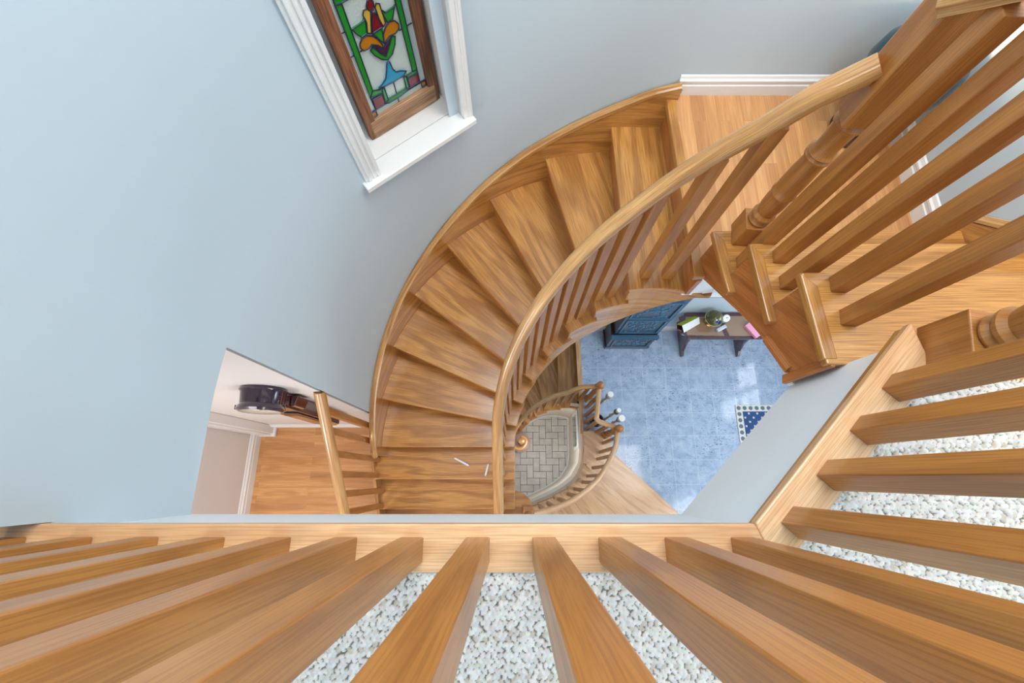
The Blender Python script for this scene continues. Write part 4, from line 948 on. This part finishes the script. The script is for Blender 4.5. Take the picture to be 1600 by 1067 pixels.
b = nb(); pts = [(2.43+.106*math.cos(R_(a)), 1.86+.106*math.sin(R_(a)), TZ+.15) for a in range(0, 361, 12)]; b.sweep(pts, [(.004*math.cos(k*1.047), .006*math.sin(k*1.047)) for k in range(6)], caps=False); b.build('meridian_ring', plain('pale_brass', srgb(214, 206, 150), .25, metal=.8), gl, smooth=True)
b = nb(); b.lathe([(0, TZ), (.06, TZ), (.06, TZ+.012), (.02, TZ+.03), (.015, TZ+.06)], (2.43, 1.86, 0), 20); b.build('stand', BRASS, gl, smooth=True)
cl = thing('desk_clock', 'small round white desk clock right of the ball on the console table', 'clock', (2.61, 1.87, TZ))
AXT = Matrix.Rotation(R_(35), 4, 'X')
b = nb(); b.lathe([(0, 0), (.045, 0), (.048, .01), (.045, .022), (0, .024)], (2.61, 1.89, TZ+.07), 24, AXT); b.build('dial', PAPER, cl, smooth=True)
b = nb(); b.box((2.60, 1.87, TZ+.03), (.05, .05, .06)); b.build('stand', plain('silver_stand', srgb(190, 194, 200), .3, metal=.6), cl, bevel=.004)
b = nb(); b.box((2.61, 1.886, TZ+.097), (.004, .03, .003)); b.box((2.62, 1.882, TZ+.097), (.02, .004, .003)); b.build('clock_hand', plain('ink', srgb(30, 30, 40), .5), cl)
b = nb(); b.box((2.56, 1.77, TZ+.022), (.13, .045, .04), R_(28)); tag(b.build('glass_box', plain('silver_box', srgb(200, 208, 214), .15, coat=1), bevel=.006), 'small silvery white box in front of the ball on the console table', 'box')
b = nb(); b.box((2.95, 1.75, TZ+.02), (.10, .20, .04), R_(35)); tag(b.build('pink_notepad', plain('pink_paper', srgb(240, 160, 190), .6), bevel=.003), 'pink notepad at the right end of the console table', 'notepad')
# picture on the foyer wall
pf = thing('wall_picture', 'small picture in a dark green frame hanging above the console table', 'picture', (2.25, 1.98, -3.45))
b = nb(); b.box((2.36, 1.985, -3.63), (.40, .025, .46)); b.build('frame', plain('dark_green_frame', srgb(40, 66, 76), .4), pf, bevel=.004)
b = nb(); b.box((2.36, 1.969, -3.63), (.33, .008, .39)); b.build('print', PAPER, pf)
# ---- rug
def rug_mat():
    m, nt, N, L, b_ = newmat('patterned_rug')
    g = N.new('ShaderNodeNewGeometry'); sep = N.new('ShaderNodeSeparateXYZ'); L.new(g.outputs['Position'], sep.inputs[0])
    def M(op, a, b2=None):
        x = N.new('ShaderNodeMath'); x.operation = op
        for i, v in enumerate((a, b2)):
            if v is None: continue
            if hasattr(v, 'links'): L.new(v, x.inputs[i])
            else: x.inputs[i].default_value = v
        return x.outputs[0]
    ex = M('SUBTRACT', sep.outputs['X'], 2.955); ey = M('SUBTRACT', .935, sep.outputs['Y'])
    d = M('MINIMUM', ex, ey)
    # dots in the border
    fx = M('SUBTRACT', M('FRACT', M('MULTIPLY', ex, 12.5)), .5); fy = M('SUBTRACT', M('FRACT', M('MULTIPLY', ey, 12.5)), .5)
    rr = M('SQRT', M('ADD', M('MULTIPLY', fx, fx), M('MULTIPLY', fy, fy)))
    dot = M('MULTIPLY', M('LESS_THAN', rr, .34), M('GREATER_THAN', d, .002))
    core = M('LESS_THAN', rr, .17)
    border = mixc(N, L, srgb(224, 222, 214), srgb(110, 118, 128), dot)
    fd = M('SUBTRACT', M('FRACT', M('MULTIPLY', M('ADD', ex, ey), 9)), .5); fe = M('SUBTRACT', M('FRACT', M('MULTIPLY', M('SUBTRACT', ex, ey), 9)), .5)
    dia = M('LESS_THAN', M('ADD', M('ABSOLUTE', fd), M('ABSOLUTE', fe)), .22)
    field = mixc(N, L, srgb(48, 84, 130), srgb(226, 196, 206), dia)
    c = mixc(N, L, border, field, M('GREATER_THAN', d, .085))
    L.new(c, b_.inputs['Base Color']); b_.inputs['Roughness'].default_value = .9; return m
b = nb(); b.prism([(2.955, .935), (3.75, .935), (3.75, -.4), (2.955, -.4)], ZM+.001, ZM+.012)
tag(b.build('patterned_rug', rug_mat()), 'blue rug with a white dotted border on the marble foyer floor', 'rug')
# ---- candle stands by the guard
for (x, y, h, r, lab) in ((1.12, .93, .86, .034, 'white pillar candle on a stand next to the upper ball newel'), (1.20, .742, .88, .025, 'slimmer white candle on a dark stand in the middle of the three'), (1.222, .650, .90, .037, 'widest white candle nearest the lower ball newel')):
    cd = thing('candle_stand', lab, 'candle', (x, y, ZM), 'candle stands behind the guard rail')
    b = nb(); b.lathe([(0, 0), (.036, 0), (.038, .012), (.02, .03), (.014, .06), (.014, h*.45), (.026, h*.48), (.012, h*.52), (.016, h*.78), (.035, h*.84), (.03, h*.86)], (x, y, ZM), 20); b.build('stand', plain('grey_cream_stand', srgb(196, 190, 176), .5), cd, smooth=True)
    b = nb(); b.lathe([(.030, h*.855), (r*.9, h*.86), (r*.9, h*.875), (.02, h*.88)], (x, y, ZM), 20); b.build('drip_pan', plain('dark_bronze', srgb(46, 40, 38), .3, metal=.6), cd, smooth=True)
    b = nb(); b.lathe([(r*.85, h*.88), (r*.85, h*.97), (r, h*.985), (r, h), (0, h+.003)], (x, y, ZM), 22); b.build('candle', plain('white_wax', srgb(244, 244, 240), .4), cd, smooth=True)
vz = thing('floor_vase', 'dark navy vase standing on the marble behind the guard balusters', 'vase', (1.07, .72, ZM))
b = nb(); b.lathe([(0, 0), (.05, 0), (.085, .08), (.09, .16), (.05, .26), (.035, .30), (.05, .32), (.04, .32), (.0, .2)], (1.07, .72, ZM), 24); b.build('body', plain('navy_glaze', srgb(26, 34, 74), .2, coat=.6), vz, smooth=True)
# ---- chandelier slivers, made up as glass prisms lying on the treads
GLS = plain('cut_glass', srgb(236, 244, 248), .08, coat=1)
def prism_rod(c, L_, rz, lab):
    b = nb(); b.prism([(c[0]+x*math.cos(rz)-y*math.sin(rz), c[1]+x*math.sin(rz)+y*math.cos(rz)) for x, y in ((-L_/2, 0), (-L_/2+.012, -.006), (L_/2-.012, -.006), (L_/2, 0), (L_/2-.012, .006), (-L_/2+.012, .006))], c[2]+.0005, c[2]+.009)
    tag(b.build('crystal_prism', GLS), lab, 'crystal', 'clear crystal prisms lying on the stairs')
prism_rod((-.368, .110, zt(9)), .125, R_(-27), 'larger clear crystal prism lying aslant in the middle of a straight tread')
prism_rod((-.190, .055, zt(9)), .09, R_(76), 'thinner upright crystal prism on the tread, close to the handrail')
